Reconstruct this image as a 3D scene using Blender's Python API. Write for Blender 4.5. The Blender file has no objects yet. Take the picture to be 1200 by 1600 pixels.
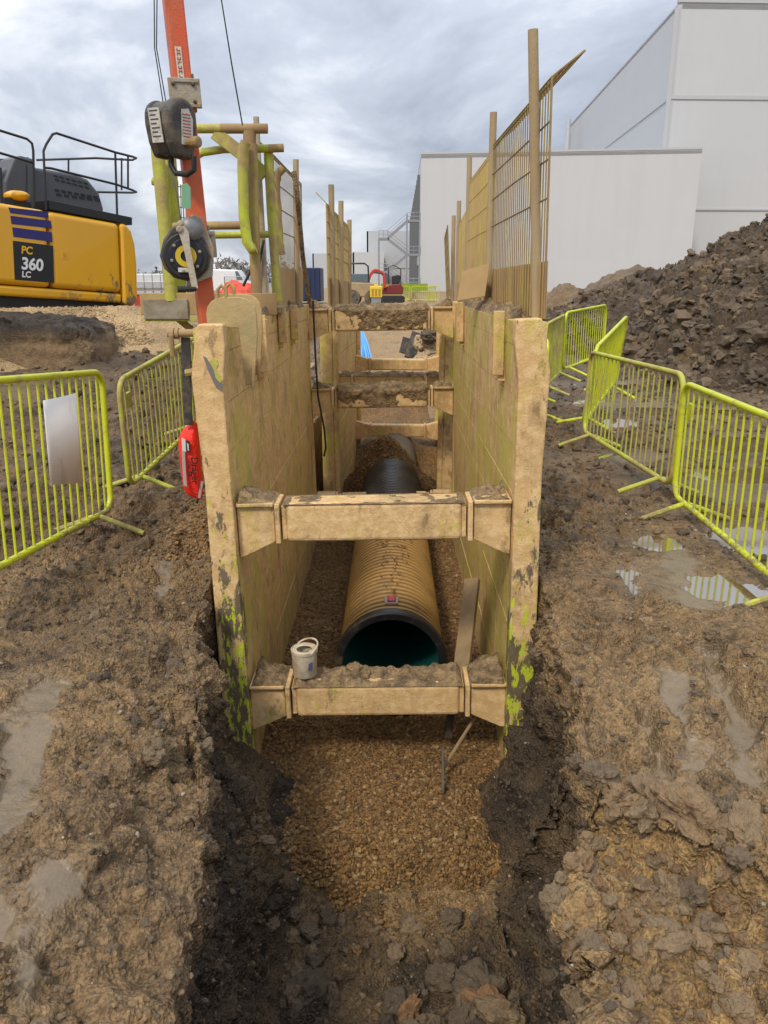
import bpy, math, random
import numpy as np
from mathutils import Vector, Matrix
random.seed(7)
RNG = np.random.default_rng(11)
sc = bpy.context.scene
COL = sc.collection
PI = math.pi

# ------------------------------------------------------------------ camera
CAM = (0.097, 0.0, 1.8)
PITCH = math.radians(16.46)
YAW = 0.0095
cd = bpy.data.cameras.new('camera')
cd.sensor_fit = 'VERTICAL'; cd.sensor_height = 24.0; cd.lens = 24.0 * 1202 / 1600
cd.clip_start = 0.05; cd.clip_end = 6000
cam = bpy.data.objects.new('camera', cd); COL.objects.link(cam)
cam.location = CAM
cam.rotation_euler = (PI/2 - PITCH, 0, YAW)
sc.camera = cam

def ray(u, v):
    xr = (u - 600) / 1202; yd = (v - 800) / 1202
    dx, dy, dz = xr, math.cos(PITCH) - yd*math.sin(PITCH), -math.sin(PITCH) - yd*math.cos(PITCH)
    c, s = math.cos(YAW), math.sin(YAW)
    return (c*dx - s*dy, s*dx + c*dy, dz)
def P(u, v, y=None, z=None):
    """a point of the photograph put at its real distance y (or height z) in the site"""
    d = ray(u, v)
    t = (y - CAM[1]) / d[1] if y is not None else (z - CAM[2]) / d[2]
    return (CAM[0] + t*d[0], CAM[1] + t*d[1], CAM[2] + t*d[2])

# ------------------------------------------------------------------ numpy noise
def _h(ix, iy, iz, seed):
    h = (ix.astype(np.int64)*73856093) ^ (iy.astype(np.int64)*19349663) ^ (iz.astype(np.int64)*83492791) ^ (seed*2654435761)
    h = h & 0xffffffff
    h = ((h ^ (h >> 15)) * 2246822519) & 0xffffffff
    h = ((h ^ (h >> 13)) * 3266489917) & 0xffffffff
    return h ^ (h >> 16)
def noise3(x, y, z, seed=0):
    fx, fy, fz = np.floor(x), np.floor(y), np.floor(z)
    ax, ay, az = x-fx, y-fy, z-fz
    ix, iy, iz = fx.astype(np.int64), fy.astype(np.int64), fz.astype(np.int64)
    wx, wy, wz = [t*t*t*(t*(t*6-15)+10) for t in (ax, ay, az)]
    out = np.zeros_like(x)
    for i in (0, 1):
        for j in (0, 1):
            for k in (0, 1):
                h = _h(ix+i, iy+j, iz+k, seed)
                g = ((h & 1023)/511.5-1)*(ax-i) + (((h >> 10) & 1023)/511.5-1)*(ay-j) + (((h >> 20) & 1023)/511.5-1)*(az-k)
                out += g*np.where(i, wx, 1-wx)*np.where(j, wy, 1-wy)*np.where(k, wz, 1-wz)
    return out
def fbm(p, f, octv=4, gain=0.5, seed=0, lac=2.03):
    a, s = 1.0, 0.0
    for o in range(octv):
        s = s + a*noise3(p[:, 0]*f, p[:, 1]*f, p[:, 2]*f, seed+o*17)
        a *= gain; f *= lac
    return s
def billow(p, f, octv=4, gain=.5, seed=0):
    a, s, t = 1.0, 0.0, 0.0
    for o in range(octv):
        s = s + a*np.abs(noise3(p[:, 0]*f, p[:, 1]*f, p[:, 2]*f, seed+o*13)); t += a
        a *= gain; f *= 2.17
    return s/t*2.2
def worley(p, f, seed=0):
    """nearest feature distance and that cell's random number"""
    q = p*f; b = np.floor(q).astype(np.int64); best = np.full(len(p), 9.0); rid = np.zeros(len(p))
    for i in (-1, 0, 1):
        for j in (-1, 0, 1):
            for k in (-1, 0, 1):
                c = b + np.array([i, j, k])
                h = _h(c[:, 0], c[:, 1], c[:, 2], seed)
                d = ((c[:, 0]+(h & 1023)/1023.-q[:, 0])**2 + (c[:, 1]+((h >> 10) & 1023)/1023.-q[:, 1])**2
                     + (c[:, 2]+((h >> 20) & 1023)/1023.-q[:, 2])**2)
                m = d < best
                best = np.where(m, d, best); rid = np.where(m, ((h*7919) & 0xffff)/65535., rid)
    return np.sqrt(best), rid
def lumps(p, f, seed, share=0.6, warp=0.25):
    """rounded clods: each cell either holds one or not"""
    w = np.stack([noise3(p[:, 0]*f*1.7, p[:, 1]*f*1.7, p[:, 2]*f*1.7, seed+k) for k in (1, 2, 3)], 1)*warp/f
    d, r = worley(p+w, f, seed)
    a = np.clip((r-(1-share))/share, 0, 1)
    return np.clip(1.9*(1-d/0.66), 0, 1)**.8*(0.35+0.65*a)*(r > 1-share)*(.8+.35*np.clip(1-d/.66, 0, 1)), r
def sstep(a, b, x):
    t = np.clip((x-a)/(b-a), 0, 1); return t*t*(3-2*t)

# ------------------------------------------------------------------ mesh builder
class MB:
    def __init__(s): s.v = []; s.f = []; s.sm = []
    def add(s, vs, fs, smooth=False):
        o = len(s.v); s.v += [tuple(map(float, v)) for v in vs]
        s.f += [tuple(i+o for i in f) for f in fs]; s.sm += [smooth]*len(fs); return s
    def box(s, c, d, R=None):
        vs = []
        for x in (-.5, .5):
            for y in (-.5, .5):
                for z in (-.5, .5):
                    q = Vector((x*d[0], y*d[1], z*d[2]))
                    if R is not None: q = R @ q
                    vs.append((c[0]+q.x, c[1]+q.y, c[2]+q.z))
        return s.add(vs, [(0,1,3,2),(4,6,7,5),(0,4,5,1),(2,3,7,6),(0,2,6,4),(1,5,7,3)])
    def bar(s, a, b, w, h, up=(0,0,1)):
        a, b = Vector(a), Vector(b); d = (b-a); L = d.length; d.normalize()
        u = Vector(up); sd = d.cross(u)
        if sd.length < 1e-4: sd = d.cross(Vector((1,0,0)))
        sd.normalize(); u = sd.cross(d).normalized()
        vs = []
        for p in (a, b):
            for q, r in ((-1,-1),(1,-1),(1,1),(-1,1)):
                vs.append(p + sd*(q*w/2) + u*(r*h/2))
        return s.add(vs, [(3,2,1,0),(4,5,6,7),(0,1,5,4),(1,2,6,5),(2,3,7,6),(3,0,4,7)])
    def tube(s, pts, r, n=8, closed=False, caps=True):
        pts = [Vector(p) for p in pts]; m = len(pts); rs = r if isinstance(r, (list, tuple)) else [r]*m
        vs, fs = [], []; prev = None
        for i, p in enumerate(pts):
            if closed: t = (pts[(i+1) % m]-pts[i-1])
            else: t = pts[min(i+1, m-1)]-pts[max(i-1, 0)]
            t.normalize()
            if prev is None:
                a = Vector((0,0,1)) if abs(t.z) < .9 else Vector((1,0,0))
                nrm = t.cross(a).normalized()
            else:
                nrm = (prev - t*prev.dot(t)).normalized()
            prev = nrm; bn = t.cross(nrm)
            for k in range(n):
                a = 2*PI*k/n
                vs.append(p + (nrm*math.cos(a)+bn*math.sin(a))*rs[i])
        for i in range(m if closed else m-1):
            j = (i+1) % m
            for k in range(n):
                l = (k+1) % n
                fs.append((i*n+k, i*n+l, j*n+l, j*n+k))
        s.add(vs, fs, True)
        if caps and not closed:
            s.add(vs[:n], [tuple(range(n-1, -1, -1))]); s.add(vs[-n:], [tuple(range(n))])
        return s
    def prism(s, poly, o, ax, ay, az, t):
        """polygon (2-D) in the plane o + x*ax + y*ay, thickness t along az"""
        o, ax, ay, az = map(Vector, (o, ax, ay, az)); n = len(poly)
        vs = [o+ax*x+ay*y for x, y in poly] + [o+ax*x+ay*y+az*t for x, y in poly]
        fs = [tuple(range(n-1, -1, -1)), tuple(range(n, 2*n))] + [(i, (i+1) % n, n+(i+1) % n, n+i) for i in range(n)]
        return s.add(vs, fs)
    def lathe(s, prof, o, axis, n=24, caps=True, smooth=True):
        o = Vector(o); d = Vector(axis).normalized(); a = Vector((0,0,1)) if abs(d.z) < .9 else Vector((1,0,0))
        u = d.cross(a).normalized(); w = d.cross(u)
        vs, fs = [], []
        for r, h in prof:
            for k in range(n):
                t = 2*PI*k/n; vs.append(o+d*h+(u*math.cos(t)+w*math.sin(t))*r)
        for i in range(len(prof)-1):
            for k in range(n):
                l = (k+1) % n; fs.append((i*n+k, i*n+l, (i+1)*n+l, (i+1)*n+k))
        s.add(vs, fs, smooth)
        if caps:
            s.add(vs[:n], [tuple(range(n-1, -1, -1))]); s.add(vs[-n:], [tuple(range(n))])
        return s
    def blob(s, c, rad, sub=2, amp=.3, f=2.0, seed=0, R=None):
        V, F = ico(sub); q = V.copy()
        d = fbm(V+seed*3.7, f, 3, .55, seed)
        q = V*(1+amp*d)[:, None]*np.array(rad)
        if R is not None: q = q @ np.array(R).T
        return s.add(q+np.array(c), [tuple(f) for f in F], False)
    def build(s, name, mat, parent=None, bevel=0, seg=2, origin=None, world=True, angle=40, weld=False):
        me = bpy.data.meshes.new(name)
        off = Vector((0,0,0))
        if parent is not None and world:
            r = parent
            while r is not None: off = off + r.location; r = r.parent
        if origin is not None: off = Vector(origin)
        me.from_pydata([tuple(Vector(v)-off) for v in s.v], [], s.f)
        if any(s.sm):
            me.polygons.foreach_set('use_smooth', [True]*len(s.f))
            me.set_sharp_from_angle(angle=math.radians(angle))
        me.materials.append(mat)
        ob = bpy.data.objects.new(name, me); COL.objects.link(ob)
        if origin is not None: ob.location = origin
        if parent is not None: ob.parent = parent
        if bevel:
            m = ob.modifiers.new('bevel', 'BEVEL'); m.width = bevel; m.segments = seg; m.limit_method = 'ANGLE'; m.angle_limit = math.radians(35)
        me.update(); return ob
_ico = {}
def ico(sub):
    if sub in _ico: return _ico[sub]
    t = (1+5**.5)/2
    V = [(-1,t,0),(1,t,0),(-1,-t,0),(1,-t,0),(0,-1,t),(0,1,t),(0,-1,-t),(0,1,-t),(t,0,-1),(t,0,1),(-t,0,-1),(-t,0,1)]
    F = [(0,11,5),(0,5,1),(0,1,7),(0,7,10),(0,10,11),(1,5,9),(5,11,4),(11,10,2),(10,7,6),(7,1,8),(3,9,4),(3,4,2),(3,2,6),(3,6,8),(3,8,9),(4,9,5),(2,4,11),(6,2,10),(8,6,7),(9,8,1)]
    V = [Vector(v).normalized() for v in V]
    for _ in range(sub):
        c = {}; G = []
        def mid(a, b):
            k = (min(a, b), max(a, b))
            if k not in c: V.append(((V[a]+V[b])/2).normalized()); c[k] = len(V)-1
            return c[k]
        for a, b, d in F:
            x, y, z = mid(a, b), mid(b, d), mid(d, a); G += [(a,x,z),(b,y,x),(d,z,y),(x,y,z)]
        F = G
    _ico[sub] = (np.array([tuple(v) for v in V]), F); return _ico[sub]

def tag(o, label=None, cat=None, group=None, kind=None):
    if label: o['label'] = label
    if cat: o['category'] = cat
    if group: o['group'] = group
    if kind: o['kind'] = kind
    return o
def thing(name, loc, label, cat, group=None, rz=0):
    o = bpy.data.objects.new(name, None); o.empty_display_size = .2; COL.objects.link(o)
    o.location = loc; o.rotation_euler = (0, 0, rz)
    return tag(o, label, cat, group)
def copy_tree(o, parent=None):
    c = o.copy(); COL.objects.link(c)
    if parent is not None: c.parent = parent
    for ch in list(o.children): copy_tree(ch, c)
    return c
def np_mesh(name, V, F, mat, smooth=True, attrs=None, origin=(0,0,0)):
    """mesh from arrays; F is (n,3) or (n,4)"""
    me = bpy.data.meshes.new(name); n, k = F.shape
    V = V - np.array(origin)
    me.vertices.add(len(V)); me.vertices.foreach_set('co', V.astype(np.float32).ravel())
    me.loops.add(n*k); me.loops.foreach_set('vertex_index', F.astype(np.int32).ravel())
    me.polygons.add(n); me.polygons.foreach_set('loop_start', np.arange(0, n*k, k, dtype=np.int32))
    me.polygons.foreach_set('loop_total', np.full(n, k, np.int32))
    me.polygons.foreach_set('use_smooth', np.full(n, smooth, bool))
    me.materials.append(mat); me.update(calc_edges=True)
    for nm, a in (attrs or {}).items():
        at = me.attributes.new(nm, 'FLOAT', 'POINT'); at.data.foreach_set('value', a.astype(np.float32))
    ob = bpy.data.objects.new(name, me); COL.objects.link(ob); ob.location = origin
    return ob
def grid_faces(nr, nc):
    i = np.arange(nr*nc).reshape(nr, nc)
    return np.stack([i[:-1, :-1].ravel(), i[:-1, 1:].ravel(), i[1:, 1:].ravel(), i[1:, :-1].ravel()], 1)
def normals(X):
    """X (nr,nc,3) -> unit normals, pointing up for a sheet that runs left to right, near to far"""
    a = np.gradient(X, axis=1); b = np.gradient(X, axis=0)
    n = np.cross(a, b); return n/np.maximum(np.linalg.norm(n, axis=2, keepdims=True), 1e-9)

# ------------------------------------------------------------------ materials
class NT:
    def __init__(s, name):
        s.m = bpy.data.materials.new(name); s.m.use_nodes = True; s.t = s.m.node_tree; s.t.nodes.clear()
        s.out = s.n('ShaderNodeOutputMaterial'); s.b = s.n('ShaderNodeBsdfPrincipled')
        s.t.links.new(s.b.outputs[0], s.out.inputs[0])
        s.pos = s.n('ShaderNodeNewGeometry').outputs['Position']
    def n(s, k, **kw):
        d = s.t.nodes.new(k)
        for a, b in kw.items(): setattr(d, a, b)
        return d
    def set(s, inp, val):
        i = s.b.inputs[inp]
        if hasattr(val, 'is_linked'): s.t.links.new(val, i)
        else: i.default_value = (*val, 1) if isinstance(val, tuple) and len(val) == 3 else val
    def link(s, a, inp):
        if hasattr(a, 'is_linked'): s.t.links.new(a, inp)
        else: inp.default_value = (*a, 1) if isinstance(a, tuple) and len(a) == 3 and inp.type == 'RGBA' else a
    def map(s, scale=(1,1,1), rot=(0,0,0), src=None, loc=(0,0,0)):
        d = s.n('ShaderNodeMapping'); s.link(src if src is not None else s.pos, d.inputs[0])
        d.inputs['Scale'].default_value = scale; d.inputs['Rotation'].default_value = rot; d.inputs['Location'].default_value = loc
        return d.outputs[0]
    def noise(s, scale, det=4, rough=.55, vec=None, dist=0, color=False):
        d = s.n('ShaderNodeTexNoise'); s.link(vec if vec is not None else s.pos, d.inputs['Vector'])
        d.inputs['Scale'].default_value = scale; d.inputs['Detail'].default_value = det
        d.inputs['Roughness'].default_value = rough; d.inputs['Distortion'].default_value = dist
        return d.outputs['Color' if color else 'Fac']
    def vor(s, scale, feat='F1', out='Distance', vec=None, rnd=1):
        d = s.n('ShaderNodeTexVoronoi', feature=feat); s.link(vec if vec is not None else s.pos, d.inputs['Vector'])
        d.inputs['Scale'].default_value = scale; d.inputs['Randomness'].default_value = rnd
        return d.outputs[out]
    def ramp(s, f, pts):
        d = s.n('ShaderNodeValToRGB'); s.link(f, d.inputs[0]); e = d.color_ramp.elements
        while len(e) < len(pts): e.new(.5)
        for q, (p, c) in zip(e, pts):
            q.position = p; q.color = (*c, 1) if isinstance(c, tuple) else (c, c, c, 1)
        return d.outputs[0]
    def mix(s, f, a, b, mode='MIX'):
        d = s.n('ShaderNodeMix', data_type='RGBA', blend_type=mode)
        s.link(f, d.inputs['Factor']); s.link(a, d.inputs['A']); s.link(b, d.inputs['B']) if False else None
        s.link(f, d.inputs[0]); s.link(a, d.inputs[6]); s.link(b, d.inputs[7]); return d.outputs[2]
    def math(s, op, a, b=0.0, clamp=False):
        d = s.n('ShaderNodeMath', operation=op, use_clamp=clamp); s.link(a, d.inputs[0]); s.link(b, d.inputs[1]); return d.outputs[0]
    def attr(s, nm):
        return s.n('ShaderNodeAttribute', attribute_name=nm).outputs['Fac']
    def bump(s, h, dist=.01, st=1.0, prev=None):
        d = s.n('ShaderNodeBump'); s.link(h, d.inputs['Height']); d.inputs['Distance'].default_value = dist; d.inputs['Strength'].default_value = st
        if prev is not None: s.t.links.new(prev, d.inputs['Normal'])
        return d.outputs[0]
    def sep(s, v=None):
        d = s.n('ShaderNodeSeparateXYZ'); s.link(v if v is not None else s.pos, d.inputs[0]); return d.outputs

def plain(name, col, rough=.5, metal=0, var=.12, sc=8, bump=0):
    t = NT(name)
    k = t.noise(sc, 4)
    c = t.mix(k, tuple(x*(1-var) for x in col), tuple(min(1, x*(1+var)) for x in col))
    t.set('Base Color', c); t.set('Roughness', rough); t.set('Metallic', metal)
    if bump: t.set('Normal', t.bump(t.noise(sc*8, 3), bump))
    return t.m
def painted(name, col, dirt=(.25,.165,.08), amt=.4, sc=3, rough=.45, soft=.12, streak=None, bump=.003, dark=None, foot=None):
    """paint with patches of dried mud: amt is the covered share"""
    t = NT(name)
    vec = t.map(streak) if streak else None
    a = t.noise(sc, 6, .62, vec, .4)
    b = t.noise(sc*6, 4, .6, vec)
    f = t.math('ADD', t.math('MULTIPLY', a, .75), t.math('MULTIPLY', b, .25))
    lo = .5+(.5-amt)*.42
    m = t.ramp(f, [(max(0, lo-soft), 0.0), (min(1, lo+soft), 1.0)])
    if foot:
        g = t.math('ADD', t.noise(14, 5, .65), t.math('MULTIPLY', t.math('SUBTRACT', foot, t.sep()[2]), 1.3))
        m = t.math('MAXIMUM', m, t.math('MULTIPLY', t.ramp(g, [(.52, 0.0), (.66, 1.0)]), .9))
    m2 = t.noise(sc*2.3, 4)
    dcol = t.mix(m2, tuple(x*.72 for x in dirt), tuple(min(1, x*1.22) for x in dirt))
    pc = t.mix(t.noise(sc*.7, 3), tuple(x*.88 for x in col), tuple(min(1, x*1.08) for x in col))
    c = t.mix(m, pc, dcol)
    if dark:
        dk = t.ramp(t.noise(sc*3.1, 5, .65, t.map((1,1,.6), loc=(7,3,1))), [(.60, 0.0), (.66, 1.0)])
        c = t.mix(t.math('MULTIPLY', dk, dark), c, (.035,.03,.025))
    t.set('Base Color', c)
    t.set('Roughness', t.ramp(m, [(0, rough), (1, .85)]))
    t.set('Normal', t.bump(t.math('ADD', m, t.math('MULTIPLY', t.noise(sc*25, 3), .5)), bump))
    return t.m
# ------------------------------------------------------------------ sky and light
SUN_EL, SUN_AZ = 48, 205     # behind the camera, a little to the left
w = bpy.data.worlds.new('World'); sc.world = w; w.use_nodes = True
nt = w.node_tree; nt.nodes.clear()
def wn(k, **kw):
    d = nt.nodes.new(k)
    for a, b in kw.items(): setattr(d, a, b)
    return d
L = nt.links.new
sky = wn('ShaderNodeTexSky', sky_type='NISHITA'); sky.sun_disc = False
sky.sun_elevation = math.radians(SUN_EL); sky.sun_rotation = math.radians(SUN_AZ)
tc = wn('ShaderNodeTexCoord'); sp = wn('ShaderNodeSeparateXYZ'); L(tc.outputs['Generated'], sp.inputs[0])
mx = wn('ShaderNodeMath', operation='MAXIMUM'); L(sp.outputs[2], mx.inputs[0]); mx.inputs[1].default_value = 0.0
ad = wn('ShaderNodeMath', operation='ADD'); L(mx.outputs[0], ad.inputs[0]); ad.inputs[1].default_value = .34
dv = wn('ShaderNodeVectorMath', operation='DIVIDE'); L(tc.outputs['Generated'], dv.inputs[0])
cb = wn('ShaderNodeCombineXYZ')
for i in range(3): L(ad.outputs[0], cb.inputs[i])
L(cb.outputs[0], dv.inputs[1])
mp = wn('ShaderNodeMapping'); L(dv.outputs[0], mp.inputs[0]); mp.inputs['Scale'].default_value = (1.15, 1.15, .8); mp.inputs['Location'].default_value = (3.1, 1.7, .4); mp.inputs['Rotation'].default_value = (0, 0, .5)
n1 = wn('ShaderNodeTexNoise'); L(mp.outputs[0], n1.inputs['Vector']); n1.inputs['Scale'].default_value = 1.7; n1.inputs['Detail'].default_value = 8; n1.inputs['Roughness'].default_value = .56; n1.inputs['Distortion'].default_value = .35
rp = wn('ShaderNodeValToRGB'); L(n1.outputs['Fac'], rp.inputs[0])
e = rp.color_ramp.elements
CL = 1.0
e[0].position = .30; e[0].color = (.28, .315, .39, 1)
e[1].position = .68; e[1].color = (.94, .955, .995, 1)
x = e.new(.5); x.color = (.50, .54, .62, 1)
# an overcast sky is brighter towards the zenith than at the horizon
lum = wn('ShaderNodeMath', operation='MULTIPLY_ADD'); L(mx.outputs[0], lum.inputs[0]); lum.inputs[1].default_value = 9.5; lum.inputs[2].default_value = 5.9
gain = wn('ShaderNodeVectorMath', operation='SCALE'); L(rp.outputs[0], gain.inputs[0]); L(lum.outputs[0], gain.inputs['Scale'])
mxr = wn('ShaderNodeMix', data_type='RGBA'); mxr.inputs[0].default_value = .93
L(sky.outputs[0], mxr.inputs[6]); L(gain.outputs[0], mxr.inputs[7])
bg = wn('ShaderNodeBackground'); L(mxr.outputs[2], bg.inputs[0]); bg.inputs[1].default_value = .1
wo = wn('ShaderNodeOutputWorld'); L(bg.outputs[0], wo.inputs[0])
sl = bpy.data.lights.new('sun', 'SUN'); sl.energy = 1.5; sl.angle = math.radians(10); sl.color = (1, .91, .77)
so = bpy.data.objects.new('sun', sl); COL.objects.link(so)
a = math.radians(SUN_AZ); el = math.radians(SUN_EL)
sd = Vector((math.sin(a)*math.cos(el), math.cos(a)*math.cos(el), math.sin(el)))
so.rotation_euler = sd.to_track_quat('Z', 'Y').to_euler(); so.location = sd*30
sc.view_settings.view_transform = 'Standard'; sc.view_settings.look = 'None'
sc.view_settings.exposure = 0.74; sc.view_settings.gamma = 1.0
sc.cycles.max_bounces = 6; sc.cycles.use_denoising = True

# ------------------------------------------------------------------ soil materials
def soil(name, dark, mid, tan, rough=.8, wetr=.22, fine=1.0):
    t = NT(name)
    at, aw, ad_ = t.attr('tan'), t.attr('wet'), t.attr('dark')
    n1 = t.noise(2.2, 5, .6); n2 = t.noise(17, 5, .65); n3 = t.noise(90, 3, .6)
    k = t.math('ADD', t.math('ADD', t.math('MULTIPLY', n1, .4), t.math('MULTIPLY', n2, .4)), t.math('MULTIPLY', n3, .2))
    c = t.ramp(k, [(.38, dark), (.50, mid), (.62, tuple(min(1, x*1.45) for x in mid))])
    tc_ = t.mix(n2, tuple(x*.72 for x in tan), tuple(min(1, x*1.2) for x in tan))
    ft = t.math('MULTIPLY', at, t.ramp(n1, [(.25, .55), (.6, 1.0)]))
    c = t.mix(t.math('MULTIPLY', ft, t.ramp(n2, [(.34, .45), (.55, 1.0)])), c, tc_)
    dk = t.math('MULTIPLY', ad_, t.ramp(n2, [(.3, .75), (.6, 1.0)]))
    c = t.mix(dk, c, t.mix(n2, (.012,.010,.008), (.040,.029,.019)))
    c = t.mix(t.math('MULTIPLY', aw, .8), c, t.mix(n1, (.13,.098,.062), (.21,.165,.11)))
    ca = t.n('ShaderNodeTexVoronoi'); t.link(t.mix(.035, t.pos, t.noise(14, 3, .6, color=True)), ca.inputs['Vector']); ca.inputs['Scale'].default_value = 46
    cb_ = t.n('ShaderNodeTexVoronoi'); t.link(t.mix(.02, t.pos, t.noise(30, 3, .6, color=True)), cb_.inputs['Vector']); cb_.inputs['Scale'].default_value = 120
    gr = t.math('ADD', t.math('MULTIPLY', t.sep(ca.outputs['Color'])[0], .55), t.math('MULTIPLY', t.sep(cb_.outputs['Color'])[1], .45))
    grc = t.ramp(gr, [(.15, (.66, .64, .62)), (.5, (.98, .97, .96)), (.85, (1.3, 1.28, 1.24))])
    c = t.mix(t.math('SUBTRACT', 1.0, t.math('MULTIPLY', aw, .85)), c, grc, 'MULTIPLY')
    # flecks of chalk and flint
    fl = t.math('MULTIPLY', t.ramp(t.vor(34, out='Distance'), [(.10, 1.0), (.16, 0.0)]), t.ramp(t.vor(34, out='Color'), [(.90, 0.0), (.93, 1.0)]))
    c = t.mix(fl, c, (.5,.44,.34))
    t.set('Base Color', c)
    r = t.ramp(n2, [(.3, rough-.46), (.65, rough-.06)])
    t.set('Roughness', t.mix(aw, r, t.ramp(n2, [(.35, wetr-.04), (.65, wetr+.22)])))
    h = t.math('ADD', t.math('MULTIPLY', n3, .5), t.math('MULTIPLY', t.noise(240, 2), .25))
    h = t.math('ADD', h, t.math('MULTIPLY', t.vor(70), .6))
    h = t.math('MULTIPLY', h, t.math('SUBTRACT', 1.0, t.math('MULTIPLY', aw, .93)))
    t.set('Normal', t.bump(h, .024*fine))
    t.set('Specular IOR Level', .45)
    return t.m
M_SOIL = soil('wet_clay_soil', (.046,.030,.0155), (.205,.131,.062), (.41,.26,.105))
M_HEAP = soil('dark_clay_spoil', (.040,.028,.018), (.125,.085,.050), (.31,.20,.085), fine=1.6)
def stones(name, cols, rough=.75):
    t = NT(name)
    k = t.attr('c')
    c = t.ramp(k, [(i/(len(cols)-1), x) for i, x in enumerate(cols)])
    c = t.mix(t.math('MULTIPLY', t.noise(60, 3), .7), c, t.mix(.5, c, (.10,.07,.04)))
    c = t.mix(t.ramp(t.noise(22, 5, .7), [(.35, .75), (.62, 0.0)]), c, t.mix(.55, c, (.045,.03,.018)))
    t.set('Base Color', c); t.set('Roughness', rough); t.set('Normal', t.bump(t.math('ADD', t.noise(150, 3), t.math('MULTIPLY', t.noise(45, 4, .65), 1.5)), .008))
    return t.m
M_GRAVEL = stones('brown_gravel', [(.085,.040,.012), (.23,.112,.028), (.38,.20,.055), (.29,.165,.06), (.19,.09,.025), (.50,.34,.15), (.34,.18,.05), (.14,.085,.04)])
M_CLOD = stones('clay_lumps', [(.06,.045,.03), (.13,.095,.06), (.22,.155,.09), (.30,.205,.11), (.27,.145,.06), (.34,.27,.18)], .85)
M_FLINT = stones('pale_flints', [(.4,.33,.24), (.55,.5,.42), (.36,.24,.13), (.6,.57,.5)], .6)
def gravel_bed(name, a, b, c_):
    t = NT(name)
    v = t.n('ShaderNodeTexVoronoi'); t.link(t.pos, v.inputs['Vector']); v.inputs['Scale'].default_value = 62
    r = t.sep(v.outputs['Color'])[0]
    c = t.ramp(r, [(0, a), (.5, b), (1, c_)])
    c = t.mix(t.ramp(t.noise(1.6, 4), [(.4, 0.0), (.7, .55)]), c, (.09,.06,.03))
    t.set('Base Color', c); t.set('Roughness', .8)
    h = t.math('SUBTRACT', 1.0, v.outputs['Distance'])
    t.set('Normal', t.bump(h, .022)); return t.m
M_GBED = gravel_bed('gravel_bed', (.10,.05,.014), (.22,.112,.03), (.36,.20,.06))
M_GPALE = gravel_bed('pale_gravel', (.42,.27,.125), (.56,.38,.19), (.65,.48,.27))

# ------------------------------------------------------------------ the ground: one sheet that dips through the trench
def interp(pts):
    xs = [p[0] for p in pts]; ys = [p[1] for p in pts]
    return lambda y: np.interp(y, xs, ys)
rimL = interp([(1.2,-.50),(2.2,-.56),(2.6,-.60),(3.0,-.70),(3.4,-.82),(3.75,-.92),(4.2,-.99),(4.42,-1.01),(4.52,-1.03),(4.6,-1.05),(9.4,-1.03),(9.7,-.98),(13,-.85),(16,-1.2),(33,-2.0)])
rimR = interp([(1.2,.58),(1.5,.64),(1.9,.70),(2.5,.84),(3.2,.94),(3.9,.98),(4.3,1.02),(4.45,1.04),(4.6,1.06),(9.4,1.06),(9.7,1.12),(13,1.3),(16,1.6),(33,2.4)])
midL = interp([(1.2,-.50),(2.0,-.56),(3.0,-.62),(3.6,-.78),(4.2,-.97),(4.42,-.99),(4.6,-1.06),(9.4,-1.05),(13,-.9),(16,-1.1),(33,-1.9)])
midR = interp([(1.2,.6),(1.8,.80),(2.4,.90),(3.0,.96),(3.6,1.0),(4.2,.93),(4.42,.93),(4.6,1.08),(9.4,1.08),(13,1.35),(16,1.5),(33,2.3)])
fltL = interp([(1.2,-.40),(2.0,-.40),(3.0,-.42),(3.6,-.44),(4.4,-.48),(4.6,-1.0),(9.4,-1.0),(13,-.9),(16,-.9),(33,-1.8)])
fltR = interp([(1.2,.56),(1.8,.72),(3.0,.74),(3.6,.68),(4.4,.64),(4.6,1.0),(9.4,1.0),(13,1.3),(16,1.3),(33,2.2)])
zflo = interp([(1.1,0),(1.4,-.22),(1.6,-.45),(1.9,-1.05),(2.3,-1.42),(3.3,-1.52),(4,-1.46),(9,-1.46),(13,-1.5),(17,-1.4),(33,.12),(34,.2)])
def ground_z(x, y):
    z = .62*sstep(14, 56, y) + .5*sstep(56, 95, y)
    z = z + .80*sstep(7.0, 13.5, y)*sstep(-1.4, -3.2, x)*(1-sstep(17, 34, y))
    z = z - .08*sstep(-1.6, -2.6, x)*(1-sstep(4.6, 6.2, y))
    z = z - .20*sstep(-1.05, -.55, x)*(x < 0)*(1-sstep(2.6, 3.5, y))*(y > 0)
    # lower loose shelf close by on the right
    edge = 2.62 - .95*(x-.75)
    z = z - .24*sstep(.05, -.05, y-edge)*sstep(.62, .8, x)*(y > 0)
    return z
ys = [-40., -20., -8., -3., -1., 0., .5, .8]
y = 1.0
while y < 48:
    ys.append(y); y += .0085 + .0032*max(0, y-2.2) + (.012*(y-9) if y > 9 else 0)
ys += [50., 54., 60., 70., 85., 100., 130., 180., 300., 600., 1200., 2500.]
ys = np.array(ys)
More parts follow.
